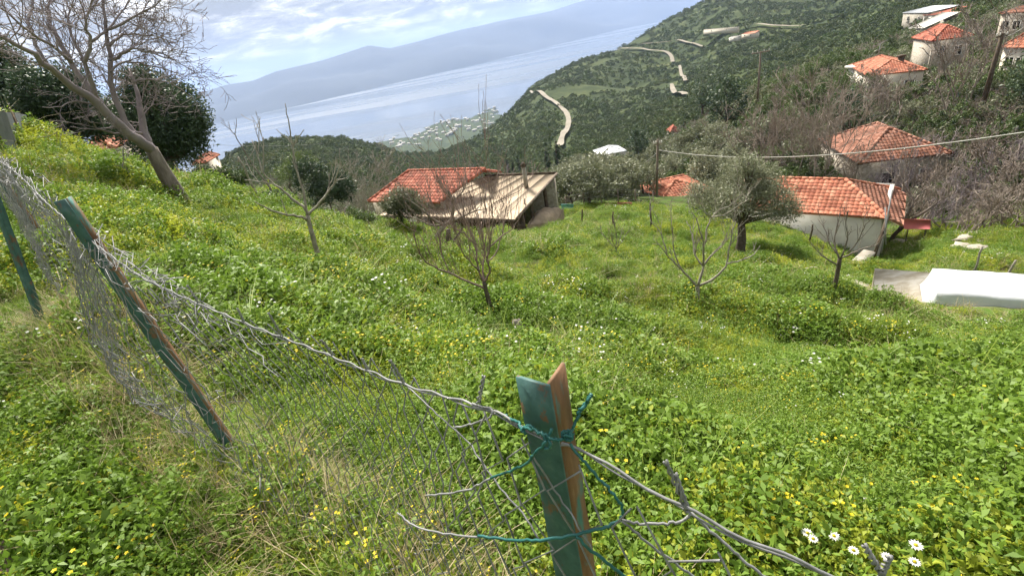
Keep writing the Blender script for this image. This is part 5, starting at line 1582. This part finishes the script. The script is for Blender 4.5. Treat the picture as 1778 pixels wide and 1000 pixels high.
for px, y0, y1, l in [(1011, 392, 364, 'short dark stake on the far field rise, left of the other one'), (1065, 400, 368, 'short dark stake on the far field rise, right of the other one'), (1129, 400, 352, 'dark stake left of the pale fruit tree crown'), (1405, 422, 390, 'dark leaning stake in front of the white shed wall')]:
    stake(l, (px, y0), (px+(6 if px == 1405 else 0), y1), .05, 'dark_wood', group=FS, rmin=20)
stake('pale leaning stake behind the white covered stack', (1692, 470), (1706, 428), .035, 'bark_pale', r=22, cat='stake')
stake('pale leaning stake at the right edge behind the white stack', (1746, 482), (1764, 452), .035, 'bark_pale', r=21, cat='stake')
# fence at the far edge of the field
def far_fence():
    g = np.random.default_rng(12)
    A = [(985, 366), (1015, 364), (1045, 364), (1075, 367), (1105, 370), (1135, 373)]
    P = [T(px, py, 38.5) for px, py in A]
    for p in P: p[2] = gz(p[0], p[1])
    th = thing('wire_fence', 'low wire fence with thin posts along the far edge of the field', 'fence', P[0])
    o = P[0]
    for p in P:
        mb = MB(); mb.tube([p-o-[0, 0, .3], p-o+[0, 0, 1.35]], .04, 6); part('post', mb, 'pole_wood', th)
    for h in (.5, .9, 1.3):
        mb = MB(); mb.tube([p-o+[0, 0, h] for p in P], .012, 4); part('wire', mb, 'galvanised', th)
far_fence()
# concrete slab with the white tarpaulin-covered stack
def slab_and_stack():
    zt = T(1520, 468, 18.5)[2]
    a, b = onz(1519, 466, zt), onz(1800, 487, zt)
    c = onz(1516, 545, zt); d = onz(1790, 566, zt)
    base = c.copy(); base[2] = zt-.9
    P = np.array([c, d, b, a])-base
    mb = MB(); plate(mb, P, 1.5)
    o = link('concrete_slab', mb.mesh('concrete_slab', 'slab_concrete'), None, base)
    tag(o, 'weathered flat concrete slab at the right edge of the field', 'slab')
    u = unit(b-a); v = unit(a-c); v = unit(v-u*(v @ u))
    FOOT.append((*((a+b+c+d)/4)[:2], np.linalg.norm(b-a)/2+.1, np.linalg.norm(a-c)/2+.1, math.atan2(u[1], u[0])))
    # stack: tarpaulin draped over a box
    s0 = onz(1612, 518, zt); s1 = onz(1800, 552, zt); 
    f = onz(1618, 543, zt)
    W = 4.0; D = 1.55; H = T(1625, 506, math.hypot(*f[:2]))[2]-zt
    H = max(.55, min(.9, H))
    n0, n1 = 28, 12
    g = np.random.default_rng(6)
    # profile from front foot over the top to the rear foot
    prof = [(-.18, 0), (-.10, .10), (-.04, H*.42), (.0, H*.86), (.05, H*.98), (.14, H), (D*.5, H*1.01), (D-.14, H), (D-.05, H*.97), (D, H*.8), (D+.05, H*.3), (D+.12, 0)]
    V = []
    org = f
    for i in range(n0+1):
        t = i/n0
        for (pv, pz) in prof:
            e = 0
            if t < .08: e = (.08-t)/.08
            zz = pz*(1-.0*e); uu = t*W
            if i == 0: zz = min(pz, .02); uu = -.18+.0*pv
            if i == 1: uu = -.05; zz = pz*.55
            if i == 2: uu = .02; zz = pz*.98
            wr = .018*vnoise(np.array([uu*3.1]), np.array([pv*4+pz*5]), 2)[0]+.010*vnoise(np.array([uu*9]), np.array([pv*2+pz*9]), 7)[0]
            V.append(u*uu+v*(pv+wr)+np.array([0, 0, max(.012, zz+wr*.8+.012)]))
    m = len(prof)
    i, j = np.meshgrid(np.arange(n0), np.arange(m-1), indexing='ij'); k = (i*m+j).ravel()
    mb = MB(); mb.add(np.array(V), np.stack([k, k+m, k+m+1, k+1], 1))
    th = thing('covered_stack', 'box-shaped stack wrapped in white tarpaulin on the concrete slab', 'stack', org)
    part('tarpaulin', mb, 'tarp_white', th, True)
    Rm = np.stack([u, v, [0, 0, 1]], 1)
    mb = MB(); mb.box(u*(W/2+.05)+v*(D/2)+np.array([0, 0, H*.47+.01]), [W-.3, D-.22, H*.88], Rm); part('crates', mb, 'dark_wood', th)
    # seam rope along the front
    mb = MB(); mb.tube([u*t+v*-.12+np.array([0, 0, .22+.02*math.sin(t*9)]) for t in np.linspace(.1, W, 24)], .012, 5); part('rope', mb, 'plaster_white', th)
slab_and_stack()
# pale stones right of the shed, a low stone by the fruit tree, ring of an old well, rubble by the slab
def rock(label, px, py, w, h, seed, mat='stone_pale', r=None, group=None, name='stone', sink=.25, rmin=.6):
    b = P0(px, py, rmin) if r is None else T(px, py, r); b[2] = gz(b[0], b[1])
    g = np.random.default_rng(seed)
    n, m = 9, 6; V = []
    for i in range(m+1):
        th_ = math.pi*i/m
        for k in range(n):
            ph = 2*math.pi*k/n
            rr = 1+.22*g.normal()*math.sin(th_)
            V.append([w*.5*math.sin(th_)*math.cos(ph)*rr, w*.4*math.sin(th_)*math.sin(ph)*rr, h*(.5+.5*math.cos(th_)*rr)-h*sink])
    F = np.array([[i*n+k, i*n+(k+1) % n, (i+1)*n+(k+1) % n, (i+1)*n+k] for i in range(m) for k in range(n)])
    mb = MB(); mb.add(V, F)
    o = link(name, mb.mesh(name, mat), None, b); tag(o, label, 'stone', group)
    return o
for i, (px, py, w, h, l) in enumerate([(1668, 432, 1.2, .35, 'flat pale stone, nearest of the stone pile on the grass'), (1695, 438, 1.0, .3, 'low pale stone at the right front of the stone pile'), (1676, 420, .9, .45, 'blocky pale stone in the middle of the stone pile'), (1692, 414, 1.1, .5, 'large rounded pale stone on top of the stone pile'), (1712, 420, .8, .25, 'thin pale slab leaning at the right of the stone pile'), (1672, 410, .7, .3, 'small pale stone behind the stone pile'), (1562, 426, .9, .35, 'pale stone in the grass right of the white shed corner')]):
    rock(l, px, py, w, h, 400+i, rmin=20)
rock('weathered upright stone beside the trunk of the reddish fruit tree', 904, 590, .22, .5, 420, 'stone_wall', sink=.3)
rock('pale stone half hidden in weeds left of the fruit tree trunk', 815, 570, .45, .3, 421, 'stone_pale')
rock('pale stone on the ground below the near fence', 625, 1000, .22, .12, 422, 'stone_pale')
rock('reddish stone lying under the fence wires left of the near post', 822, 838, .13, .12, 424, 'stone_wall')
b = P0(1416, 480, 12)
mb = MB()
for k in range(16):
    a0, a1 = k*2*math.pi/16, (k+1)*2*math.pi/16
    q = [np.array([math.cos(a)*rr, math.sin(a)*rr, zz]) for zz in (-.2, .14) for rr in (.42, .50) for a in (a0, a1)]
    mb.add(q, np.array([[0, 1, 5, 4], [2, 6, 7, 3], [4, 5, 7, 6]]))
o = link('concrete_ring', mb.mesh('concrete_ring', 'concrete'), None, b); tag(o, 'small round concrete ring sunk in the grass below the olive tree', 'ring')
def kerb(label, pix, w, h, mat, rmin=10):
    P = np.array([P0(*p, rmin) for p in pix]); o0 = P[0]
    mb = MB(); d = unit((P[1]-P[0])*[1, 1, 0]); n = np.array([-d[1], d[0], 0])
    Rm = np.stack([d, n, [0, 0, 1]], 1)
    mb.box((P[1]-P[0])/2+[0, 0, h/2-.1], [np.linalg.norm(P[1]-P[0]), w, h+.2], Rm)
    o = link('stone_kerb', mb.mesh('stone_kerb', mat), None, o0); tag(o, label, 'kerb')
kerb('pale stone kerb leading to the concrete slab', [(1478, 500), (1518, 510)], .3, .15, 'stone_pale')
kerb('bare concrete strip along the foot of the white shed wall', [(1466, 457), (1504, 462)], .6, .04, 'concrete', 20)
# daisies near the fence
def daisies():
    g = np.random.default_rng(3)
    px = [(1448, 930, 'largest white daisy beside the top wire'), (1402, 925, 'white daisy just left of the largest one'), (1412, 935, 'small white daisy touching the left daisy pair'), (1355, 838, 'single white daisy well above the wire on the right'), (1590, 946, 'white daisy right of the largest, near the bottom'), (1588, 975, 'white daisy near the bottom edge on the right'), (1540, 966, 'white daisy behind the forked wire end'), (1505, 868, 'small white daisy among dark leaves on the right'), (1482, 955, 'small white daisy between the wire and the forked end'), (1385, 872, 'tiny white daisy left above the daisy pair'), (1193, 834, 'white daisy above the twisted wire end'), (1256, 788, 'small white daisy by the tall grass right of the near post')]
    for i, (x, y, l) in enumerate(px):
        b = P0(x, y, 1.0); hgt = .2
        d = ray(x, y); rr = math.hypot(*b[:2])-.18
        top = T(x, y, rr); b = np.array([top[0], top[1]-.02, gz(top[0], top[1])])
        th = thing('daisy', l, 'flower', b, 0, 'white daisies by the fence')
        h = top-b; k = .72 if i in (0, 1, 4) else .55
        mb = MB(); mb.tube([[0, 0, -.02], h*.5+[.01, 0, 0], h], .0018, 4); part('stem', mb, 'weed_dark', th)
        n = 13; a = g.uniform(0, 6.28)+np.arange(n)*2*math.pi/n
        D = np.stack([np.cos(a), np.sin(a), np.full(n, .12)], 1); D[:, 1] += .0
        mb = MB(); mb.quads(leaf_quads(np.repeat(h[None], n, 0)+D*.004, D, np.repeat([[0, 0, 1.]], n, 0), np.full(n, .021*k), np.full(n, .0085*k), .05)); part('petals', mb, 'white_petal', th)
        mb = MB(); mb.tube([h-[0, 0, .001], h+[0, 0, .004], h+[0, 0, .006]], [.0065*k, .006*k, .003*k], 8); part('centre', mb, 'yellow_petal', th)
daisies()
build_scrub()
build_meadow()
